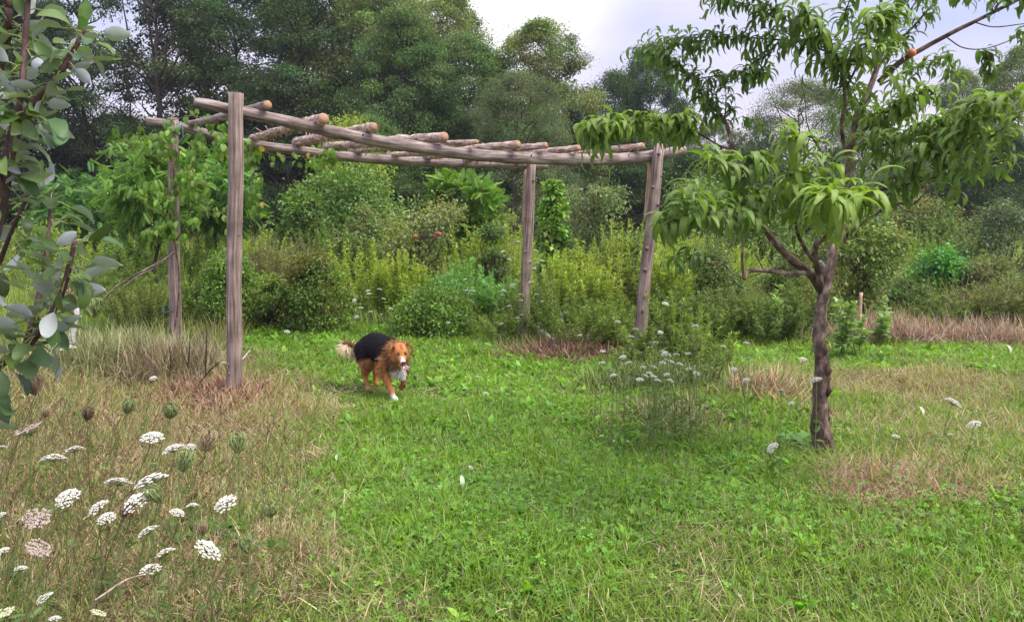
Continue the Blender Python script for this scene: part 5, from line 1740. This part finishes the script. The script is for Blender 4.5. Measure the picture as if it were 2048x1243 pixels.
place_labels(MO, MIDP, 'small white umbel', 'patch beside peach trunk')
MIDN = [(433, 445), (333, 530), (205, 450), (430, 575), (240, 605), (380, 415), (270, 545), (545, 470), (320, 600), (460, 615), (190, 655), (300, 575)]
MO = []
for i, (a, c) in enumerate(MIDN):
    px, py = z7(a, c)
    h = .85 if py < 660 else .7
    MO.append(flower(px, py, min(zd(py, h), 7.2), 10, 'green', 'one of the round pale green seed heads above the white umbel patch', 'green seed heads in the patch left of the peach trunk', 760 + i))
place_labels(MO, MIDN, 'round green seed head', 'above patch beside peach trunk')
SOLO = [(970, 668, 17, 'flat white umbel left of the peach trunk at mid height'), (1055, 710, 22, 'tilted white umbel crossing the peach trunk'),
        (1035, 770, 24, 'ragged white umbel on the left edge of the peach trunk'), (865, 820, 18, 'lone white umbel left of the peach trunk'),
        (915, 877, 15, 'small white umbel below the lone one left of the trunk'), (827, 1090, 25, 'white umbel low left of the peach trunk foot'),
        (1683, 880, 32, 'long tilted white umbel right of the peach trunk'), (1790, 980, 24, 'tilted white umbel below the long one on the right'),
        (1675, 1025, 12, 'small pale umbel between the two tilted ones on the right'), (1412, 1035, 16, 'small white umbel over the dry grass right of the trunk')]
for i, (a, c, w, lab) in enumerate(SOLO):
    px, py = z7(a, c)
    h = .55 if i < 5 else (.22 if i == 5 else .34)
    flower(px, py, zd(py, h), w, 'open', lab, 'scattered umbels around the peach trunk', 800 + i, tilt=.3)
z6 = lambda a, c: (900 + a / 3.452, 400 + c / 3.452)
NP = [(367, 358), (407, 415), (470, 293), (527, 360), (593, 352), (550, 430), (598, 440), (635, 425), (580, 475), (558, 570), (430, 590), (430, 608), (485, 655), (598, 655), (485, 695), (370, 630),
      (365, 662), (407, 735), (497, 797), (470, 820), (637, 703), (355, 858)]
MO = []
for i, (a, c) in enumerate(NP):
    px, py = z6(a, c)
    MO.append(flower(px, py, 10.0 + .12 * (i % 4), 10 + (i * 5 % 4), 'open', 'one of the tall white umbels clustered around the rear right post', 'tall white umbels around the rear right post', 830 + i, tilt=.2))
place_labels(MO, NP, 'tall white umbel', 'at rear right post')
NQ = [(105, 553), (110, 628), (135, 650), (150, 632), (895, 938), (1055, 1045), (1160, 848), (1485, 718), (1415, 988), (1225, 1128), (188, 1222), (1130, 1212), (1280, 898), (1690, 875)]
MO = []
for i, (a, c) in enumerate(NQ):
    px, py = z6(a, c)
    MO.append(flower(px, py, 10.3 if py < 640 else zd(py, .35 if py < 720 else .2), 11, 'open', 'one of the scattered small umbels along the lawn edge near the right posts', 'small umbels along the lawn edge near the right posts', 860 + i))
place_labels(MO, NQ, 'small umbel', 'lawn edge by right posts')
z8 = lambda a, c: (500 + a / 2.763, 330 + c / 2.763)
NB = [(578, 750), (657, 714), (717, 690), (613, 792), (667, 813), (777, 795), (738, 742), (652, 697), (590, 840), (725, 830), (1095, 873)]
MO = []
for i, (a, c) in enumerate(NB):
    px, py = z8(a, c)
    MO.append(flower(px, py, 10.4 + .1 * (i % 5), 11, 'open', 'one of the small white umbels between the rusty bush and the low rounded bush', 'white umbels left of the low rounded bush', 880 + i))
place_labels(MO, NB, 'small white umbel', 'between the two dark bushes')
LW = [(574, 664, 13, 'single umbel on the lawn right of the front post'), (930, 778, 13, 'small umbel in the lawn right of the dog'), (972, 787, 13, 'small umbel in the lawn further right of the dog'),
      (1015, 789, 9, 'tiny umbel right of the pair beside the dog'), (941, 935, 12, 'small pale umbel in the middle of the lawn'), (1203, 872, 10, 'tiny umbel in the lush grass at centre right')]
for i, (px, py, w, lab) in enumerate(LW):
    flower(px, py, zd(py, .14), w, 'open', lab, 'umbels in the mown lawn', 900 + i)
# clover blossoms
CB = [(903, 1083), (1044, 1116), (1066, 1172), (1148, 1209), (1138, 1233), (1256, 1032), (1291, 1054), (945, 1113), (768, 812), (998, 868), (870, 878), (783, 917), (825, 937), (1228, 881), (1256, 882), (659, 735), (712, 775),
      (836, 757), (1480, 1190), (1310, 1065)]
bq = MB(); v6, f6 = blob(1, 5, 4)
r = np.random.default_rng(4)
dd = sphere_dirs(46, r); dd[:, 2] = dd[:, 2] * .8 + .15
bq.inst((v6 * [.35, 1, .35], f6), frames(dd, sphere_dirs(46, r)), dd * .5, .33, vary((.74, .68, .58), 46, .12, .04, r))
tmpo = bq.build('blossom', M['petal']); cbm = tmpo.data; bpy.data.objects.remove(tmpo)
MO = []
for i, (px, py) in enumerate(CB):
    h = .07
    d = zd(py, h); top = P(px, py, d)
    t = empty('clover_blossom', (top[0], d, gz(top[0], d)), 'one of the small white clover blossoms dotting the lawn', 'clover flower', 'clover blossoms in the lawn')
    b = MB(); b.tube(np.array([[top[0], d, 0], [top[0] + .004, d, h * .5], [top[0], d, top[2]]]), .0018, 4, (.15, .25, .06), cap=False); b.build('stem', M['leaf'], t)
    o = bpy.data.objects.new('blossom', cbm); COL.objects.link(o); o.parent = t; o.location = (0, 0, top[2] - gz(top[0], d)); o.scale = (.011, .011, .010)
    MO.append(t)
place_labels(MO, CB, 'white clover blossom', 'in the lawn')
# pale curled leaves in the lawn
for i, (px, py, L_, lab) in enumerate([(924, 985, .085, 'pale upright curled leaf in the middle of the lawn'), (673, 930, .055, 'small pale upright leaf left of centre in the lawn'), (2020, 712, .13, 'pale curled leaf standing at the right edge of the lawn'),
                                       (1845, 838, .09, 'grey green folded leaf in the dry grass on the right')]):
    g = G(px, py)
    b = MB()
    b.inst(strip_leaf(1, .35, 1.3, 8, .3, .4), frames(np.array([[.1, .05, 1.]]), np.array([[.3, -1., 0]])), np.array([g + [0, 0, .03]]), L_, np.array([.55, .62, .42]))
    b.tube(np.array([g, g + [0, 0, .035]]), .002, 5, (.3, .35, .2))
    tag(b.build('pale_leaf', M['leaf'], origin=g), lab, 'leaf')
# larger broad leaves (burdock like) by the trunk foot and in the foreground
def rosette(px, py, n, L_, label, col, seed):
    g = G(px, py); r = np.random.default_rng(seed); b = MB()
    az = np.arange(n) * 2.4 + r.random(n)
    d = np.stack([np.cos(az), np.sin(az), .5 + .4 * r.random(n)], -1)
    T = strip_leaf(1, .5, .9, 6, .1, .5, 0, .01)
    b.inst(T, frames(d, np.tile([0, 0, 1.], (n, 1))), np.tile(g + [0, 0, .02], (n, 1)) + r.normal(size=(n, 3)) * [.03, .03, .01], L_ * (.7 + .5 * r.random(n)), vary(col, n, .15, .05, r))
    tag(b.build('leaf_rosette', M['leaf'], origin=g), label, 'leafy weed')


rosette(1600, 890, 12, .13, 'round leaved weed at the left of the peach trunk foot', (.10, .23, .035), 1)
rosette(1565, 885, 8, .10, 'smaller round leaved weed left of the one at the trunk foot', (.11, .24, .035), 6)
rosette(430, 1075, 8, .16, 'broad leaved weed between the lower right umbels', (.06, .17, .03), 2)
rosette(540, 1110, 9, .14, 'upright broad leaved weed right of the foreground umbels', (.07, .20, .03), 3)
rosette(700, 850, 14, .12, 'pale green ragged weed in the lawn left of centre', (.20, .34, .06), 4)
rosette(30, 1160, 7, .12, 'dark green leafy weed at the far lower left', (.05, .14, .03), 5)

# ------------------------------------------------------------------ dog
def make_dog():
    O = np.array([-1.145, 7.08, 0.0])
    S = .96
    hx, hy = .60, -.80
    h = np.array([hx, hy, 0.]); l = np.array([-hy, hx, 0.])      # left of the dog
    up = np.array([0, 0, 1.])
    O[2] = gz(O[0], O[1])

    def W(p):
        p = np.atleast_2d(np.asarray(p, float))
        return O + S * (p[:, :1] * h + p[:, 1:2] * l + p[:, 2:3] * up)
    BLK = (.016, .013, .016); TAN = (.46, .195, .07); TN2 = (.55, .30, .15); WHT = (.80, .75, .69); CRM = (.76, .60, .40); DRK = (.12, .065, .03)
    # capsules: p0,r0,p1,r1,colour,flatten
    C = [((-.26, 0, .435), .088, (-.15, 0, .445), .108, BLK), ((-.15, 0, .445), .108, (.02, 0, .425), .112, BLK), ((.02, 0, .425), .112, (.17, 0, .410), .122, BLK),
         ((.17, 0, .400), .120, (.24, 0, .385), .098, DRK), ((.08, 0, .365), .10, (.20, 0, .345), .10, BLK), ((.21, 0, .42), .095, (.31, -.01, .455), .080, DRK),
         ((.24, 0, .34), .078, (.30, -.01, .36), .060, (.32, .16, .065)), ((.25, .01, .275), .056, (.265, .01, .31), .058, WHT),
         # right front leg reaching forward
         ((.19, -.085, .35), .066, (.18, -.095, .25), .046, TAN), ((.18, -.095, .25), .044, (.255, -.085, .135), .031, TAN), ((.255, -.085, .135), .030, (.315, -.08, .05), .026, TAN),
         ((.315, -.08, .045), .027, (.360, -.08, .024), .027, WHT),
         # left front leg, lifted and folded back
         ((.17, .085, .35), .060, (.22, .08, .24), .042, DRK), ((.22, .08, .24), .036, (.24, .075, .13), .027, DRK), ((.24, .075, .13), .027, (.19, .075, .085), .027, TAN),
         # right hind leg stepping forward under the body
         ((-.22, -.075, .40), .088, (-.14, -.09, .27), .062, TAN), ((-.14, -.09, .27), .050, (-.22, -.09, .165), .030, TAN), ((-.22, -.09, .165), .028, (-.165, -.09, .055), .024, TAN),
         ((-.165, -.09, .045), .025, (-.120, -.09, .024), .026, TN2),
         # left hind leg pushing back
         ((-.24, .075, .40), .085, (-.27, .09, .27), .058, TAN), ((-.27, .09, .27), .046, (-.36, .09, .18), .029, CRM), ((-.36, .09, .18), .027, (-.36, .09, .06), .024, TAN), ((-.36, .09, .045), .025, (-.32, .09, .024), .026, TAN)]
    # head turned to face the camera a little more than the body
    hc = np.array([.385, -.035, .450])
    ha = math.radians(-20)
    f2 = np.array([math.cos(ha), math.sin(ha), -.20]); f2 /= np.linalg.norm(f2)
    l2 = np.array([-math.sin(ha), math.cos(ha), 0]); u2 = np.cross(f2, l2)

    def Hd(a, b_, c):
        return tuple(hc + f2 * a + l2 * b_ + u2 * c)
    C += [(Hd(-.03, 0, 0), .074, Hd(.02, 0, .0), .068, TAN), (Hd(-.06, 0, -.02), .080, tuple(np.array((.29, -.01, .44))), .078, TN2), (Hd(.03, 0, -.015), .056, Hd(.085, 0, -.034), .038, TAN),
          (Hd(.085, 0, -.034), .034, Hd(.138, 0, -.042), .025, TN2), (Hd(.05, 0, -.062), .028, Hd(.105, 0, -.090), .014, TN2),
          (Hd(.0, .045, -.03), .045, Hd(.0, .05, -.05), .04, TAN), (Hd(.0, -.045, -.03), .045, Hd(.0, -.05, -.05), .04, TAN)]
    tail = [(-.30, -.02, .42), (-.33, -.06, .40), (-.35, -.10, .40), (-.36, -.145, .425), (-.365, -.185, .455), (-.37, -.215, .45)]
    for i in range(5):
        C.append((tail[i], .034 - .004 * i, tail[i + 1], .030 - .004 * i, DRK if i > 0 else BLK))
    vs = []; fs = []; n0 = 0
    sv, sf = blob(1, 12, 8)
    for c in C:
        p0 = np.array(c[0]); p1 = np.array(c[2]); m_ = 7
        for k in range(m_):
            t = k / (m_ - 1)
            p = p0 * (1 - t) + p1 * t; rr = c[1] * (1 - t) + c[3] * t
            vs.append(W(sv * rr + p)); fs.append(sf + n0); n0 += len(sv)
    v = np.concatenate(vs); f = np.concatenate(fs)
    me = bpy.data.meshes.new('dog'); me.from_pydata((v - O).tolist(), [], f.tolist())
    ob = bpy.data.objects.new('dog_source', me); COL.objects.link(ob)
    md = ob.modifiers.new('r', 'REMESH'); md.mode = 'VOXEL'; md.voxel_size = .0085
    sm = ob.modifiers.new('s', 'SMOOTH'); sm.factor = .6; sm.iterations = 7
    dg = bpy.context.evaluated_depsgraph_get(); dg.update()
    me2 = bpy.data.meshes.new_from_object(ob.evaluated_get(dg))
    bpy.data.objects.remove(ob)
    nv = len(me2.vertices)
    co = np.empty(nv * 3, np.float32); me2.vertices.foreach_get('co', co); co = co.reshape(-1, 3).astype(float)
    no = np.empty(nv * 3, np.float32); me2.vertex_normals.foreach_get('vector', no); no = no.reshape(-1, 3).astype(float)
    # local dog coordinates
    loc = np.stack([co @ h, co @ l, co[:, 2]], -1) / S

    def colour(p):
        best = np.full(len(p), 1e9); col = np.zeros((len(p), 3)); wsum = np.zeros(len(p))
        for c in C:
            a = np.array(c[0]); b_ = np.array(c[2]); ab = b_ - a
            t = np.clip(((p - a) @ ab) / (ab @ ab), 0, 1)
            dd = np.linalg.norm(p - (a + t[:, None] * ab), axis=1) - (c[1] * (1 - t) + c[3] * t)
            w = np.exp(-np.clip(dd + .03, 0, 1) / .006)
            col += w[:, None] * np.array(c[4]); wsum += w
        col /= np.maximum(wsum, 1e-12)[:, None]
        # lower flank tan, saddle black
        x, y, z = p.T
        low = np.clip((.335 - z) / .03, 0, 1) * (x < .14) * (x > -.12) * 0.5
        col = col * (1 - low[:, None]) + np.array(DRK) * low[:, None]
        sad = np.clip((z - .335 - .22 * np.clip(x - .10, 0, .2) - .05 * np.sin(x * 14 + 1)) / .03, 0, 1) * (x < .20) * (x > -.33)
        col = col * (1 - sad[:, None]) + np.array(BLK) * sad[:, None]
        # neck ruff mottled
        nk = np.exp(-((x - .27) / .06) ** 2) * (z > .36)
        mot = (np.sin(x * 160 + z * 90) * np.sin(y * 130 + z * 140) > 0)[:, None]
        col = np.where((nk > .5)[:, None], np.where(mot, np.array((.17, .085, .035)), np.array((.34, .17, .07))), col)
        # head markings
        q = p - hc
        a = q @ f2; b2 = q @ l2; c2 = q @ u2
        hd = (a > -.07) & (x > .30) & (z > .38)
        col = np.where((hd & (a < .085))[:, None], np.array(TAN), col)
        blaze = hd & (a > .100) & (np.abs(b2) < .007 + .9 * np.clip(a - .118, 0, 1)) & (c2 > -.06)
        col = np.where(blaze[:, None], np.array(WHT), col)
        jaw = hd & (c2 < -.055) & (a > .02)
        col = np.where(jaw[:, None], np.array((.45, .28, .16)), col)
        eyes = hd & (np.hypot(np.hypot(a - .070, (np.abs(b2) - .031)), c2 - .018) < .0145)
        col = np.where(eyes[:, None], np.array((.14, .05, .02)), col)
        brow = hd & (a > -.02) & (a < .06) & (c2 > .035) & (np.abs(b2) < .012)
        col = np.where(brow[:, None], np.array((.28, .09, .03)), col)
        # white chest
        ch = (x > .245) & (z < .292) & (z > .17) & (y > -.035) & (y < .085)
        col = np.where(ch[:, None], np.array(WHT), col)
        return col
    cc = colour(loc)
    ca = me2.attributes.new('Col', 'FLOAT_COLOR', 'POINT')
    ca.data.foreach_set('color', np.concatenate([cc, np.ones((nv, 1))], 1).astype(np.float32).ravel())
    me2.materials.clear(); me2.materials.append(M['fur'])
    dog = bpy.data.objects.new('dog', me2); COL.objects.link(dog); dog.location = O
    ORG[dog.name] = O
    tag(dog, 'black and tan long haired dog with white chest and paw trotting over the lawn', 'dog')
    # coat
    r = np.random.default_rng(9)
    n = 26000
    idx = r.integers(0, nv, n)
    p = loc[idx]; pn = no[idx]
    back = -h * 1.0 + np.array([0, 0, -.55])
    x, y, z = p.T
    length = np.full(n, .020)
    length[(z > .26) & (x < .20)] = .038
    length[(x > .18) & (z > .22) & (x < .33)] = .052
    length[z < .16] = .008
    head = (x > .31) & (z > .36)
    length[head] = .010
    isT = (x < -.33) & (z > .32)
    length[isT] = .03
    d = norm(pn * .75 + back[None] + r.normal(size=(n, 3)) * .35)
    d[head] = norm(pn[head] * .3 - (f2[0] * h + f2[1] * l + f2[2] * up)[None] * .9 + r.normal(size=(head.sum(), 3)) * .2)
    R = frames(d, pn)
    T = (np.array([[-.5, 0, 0], [.5, 0, 0], [.3, .6, .05], [-.3, .6, .05], [0, 1, -.05]]), np.array([[0, 1, 2], [0, 2, 3], [3, 2, 4]]))
    ln = length * (.6 + .8 * r.random(n))
    w = np.where(head | (z < .16), .004, .007)
    b = MB()
    c = cc[idx] * (1 + .22 * r.normal(size=(n, 1)).clip(-2, 2))
    b.inst(T, R, co[idx] + O - pn * .003, np.stack([w, ln, ln], -1), np.clip(c, .006, .9))
    # tail feathering
    m_ = 4200
    t = r.random(m_) * 4.98
    tp = np.array(tail)
    q = np.stack([np.interp(t, np.arange(6), tp[:, k]) for k in range(3)], -1)
    dloc = norm(np.stack([-.25 + .3 * r.normal(size=m_), .30 + .35 * r.normal(size=m_) - .6 * (t > 4), -1.0 + .4 * r.normal(size=m_)], -1))
    topf = r.random(m_) < .3
    dloc[topf, 2] = .25
    dloc[topf, 0] -= .6
    dw = dloc[:, :1] * h + dloc[:, 1:2] * l + dloc[:, 2:] * up
    cl = np.where(topf[:, None], np.array((.20, .10, .045)), np.array(CRM) * 1.15) * (1 + .2 * r.normal(size=(m_, 1)))
    ln = np.where(topf, .045, .07 + .13 * r.random(m_) * (1 - .1 * t))
    b.inst(T, frames(dw, sphere_dirs(m_, r)), W(q), np.stack([np.full(m_, .006), ln, ln], -1), np.clip(cl, .01, .9))
    # hind feathering (breeches)
    m_ = 900
    q = np.stack([-.27 - .03 * r.random(m_), (r.random(m_) - .5) * .2, .22 + .2 * r.random(m_)], -1)
    dloc = norm(np.stack([-.5 + .2 * r.normal(size=m_), .1 * r.normal(size=m_), -1 + .2 * r.normal(size=m_)], -1))
    dw = dloc[:, :1] * h + dloc[:, 1:2] * l + dloc[:, 2:] * up
    b.inst(T, frames(dw, sphere_dirs(m_, r)), W(q), np.stack([np.full(m_, .006), np.full(m_, .06), np.full(m_, .06)], -1), vary(CRM, m_, .2, .05, r))
    # chest bib
    m_ = 320
    q = np.stack([.25 + .04 * r.random(m_), (r.random(m_) - .45) * .085, .225 + .07 * r.random(m_)], -1)
    dloc = norm(np.stack([.15 + .2 * r.normal(size=m_), .2 * r.normal(size=m_), -1 + .2 * r.normal(size=m_)], -1))
    dw = dloc[:, :1] * h + dloc[:, 1:2] * l + dloc[:, 2:] * up
    b.inst(T, frames(dw, sphere_dirs(m_, r)), W(q), np.stack([np.full(m_, .006), np.full(m_, .034), np.full(m_, .034)], -1), vary(WHT, m_, .12, .04, r))
    b.build('coat', M['fur'], dog)
    # ears: folded flaps
    for s in (1, -1):
        b = MB()
        base = Hd(-.025, s * .052, .050)
        rows = [base, Hd(-.024, s * .074, .074), Hd(-.012, s * .094, .060), Hd(.004, s * .104, .028), Hd(.012, s * .102, -.004)]
        pth = W(np.array(rows)); sm_ = smooth_path(pth, 4)
        wd = np.interp(np.linspace(0, 1, len(sm_)), [0, .3, .7, 1], [.030, .040, .032, .012])
        fw = (f2[0] * h + f2[1] * l + f2[2] * up)
        vv = []; ff = []
        nn = len(sm_)
        for i in range(nn):
            tn = norm(sm_[min(i + 1, nn - 1)] - sm_[max(i - 1, 0)])
            nr = norm(np.cross(tn, fw))
            for (k, o_) in ((-1, 0), (-.5, .004), (0, .006), (.5, .004), (1, 0), (.5, -.004), (0, -.006), (-.5, -.004)):
                vv.append(sm_[i] + fw * wd[i] * k + nr * o_)
        for i in range(nn - 1):
            for j in range(8):
                a0 = i * 8 + j; a1 = i * 8 + (j + 1) % 8
                ff += [[a0, a1, a1 + 8], [a0, a1 + 8, a0 + 8]]
        b.add(vv, ff, (.16, .065, .03))
        m_ = 420
        ii = r.integers(1, nn - 1, m_)
        pp = sm_[ii] + fw * (wd[ii] * (r.random(m_) * 2 - 1))[:, None]
        dd = norm(sm_[np.minimum(ii + 1, nn - 1)] - sm_[ii - 1]) + .3 * r.normal(size=(m_, 3)) + np.array([0, 0, -.4])
        b.inst(T, frames(dd, sphere_dirs(m_, r)), pp, np.stack([np.full(m_, .004), np.full(m_, .026), np.full(m_, .026)], -1), vary((.42, .20, .085), m_, .35, .08, r))
        b.build('ear', M['fur'], dog)
    # eyes, nose, tongue
    for s in (1, -1):
        b = MB(); vv, ff = blob(.0105, 12, 8); b.add(W(vv + np.array(Hd(.076, s * .031, .016))), ff, (.015, .009, .006)); b.build('eye', M['wet'], dog)
    b = MB(); vv, ff = blob(.018, 12, 8, (1, 1.15, .8)); b.add(W(vv + np.array(Hd(.163, 0, -.034))), ff, (.016, .013, .015)); b.build('nose', M['wet'], dog)
    b = MB()
    vv, ff = blob(1, 12, 8, (.030, .017, .006))
    q = vv[:, :1] * f2 * 1.0 + vv[:, 1:2] * l2 + vv[:, 2:] * u2 + (vv[:, :1] * -u2 * .9)
    b.add(W(q + np.array(Hd(.120, 0, -.084))), ff, (.62, .20, .22)); b.build('tongue', M['wet'], dog)
    b = MB()
    vv, ff = blob(1, 12, 8, (.034, .019, .012))
    q = vv[:, :1] * f2 + vv[:, 1:2] * l2 + vv[:, 2:] * u2
    b.add(W(q + np.array(Hd(.104, 0, -.070))), ff, (.05, .015, .015)); b.build('mouth', M['wet'], dog)


make_dog()

# ------------------------------------------------------------------ haze
hm, HN, HL = new_mat('haze_air')
ho_ = HN('ShaderNodeOutputMaterial'); pv = HN('ShaderNodeVolumePrincipled')
pv.inputs['Color'].default_value = (.92, .94, 1.0, 1); pv.inputs['Density'].default_value = 0.0006
pv.inputs['Anisotropy'].default_value = 0.2
HL(pv.outputs[0], ho_.inputs['Volume'])
me = bpy.data.meshes.new('haze')
x0, x1, y0, y1, z0, z1 = -310, 310, -6, 420, -1.2, 18
me.from_pydata([(x0, y0, z0), (x1, y0, z0), (x1, y1, z0), (x0, y1, z0), (x0, y0, z1), (x1, y0, z1), (x1, y1, z1), (x0, y1, z1)], [],
               [(0, 3, 2, 1), (4, 5, 6, 7), (0, 1, 5, 4), (1, 2, 6, 5), (2, 3, 7, 6), (3, 0, 4, 7)])
me.materials.append(hm)
hz = bpy.data.objects.new('haze', me); COL.objects.link(hz)
tag(hz, 'thin moist haze softening the far trees', 'haze', kind='stuff')
scene.cycles.volume_bounces = 0
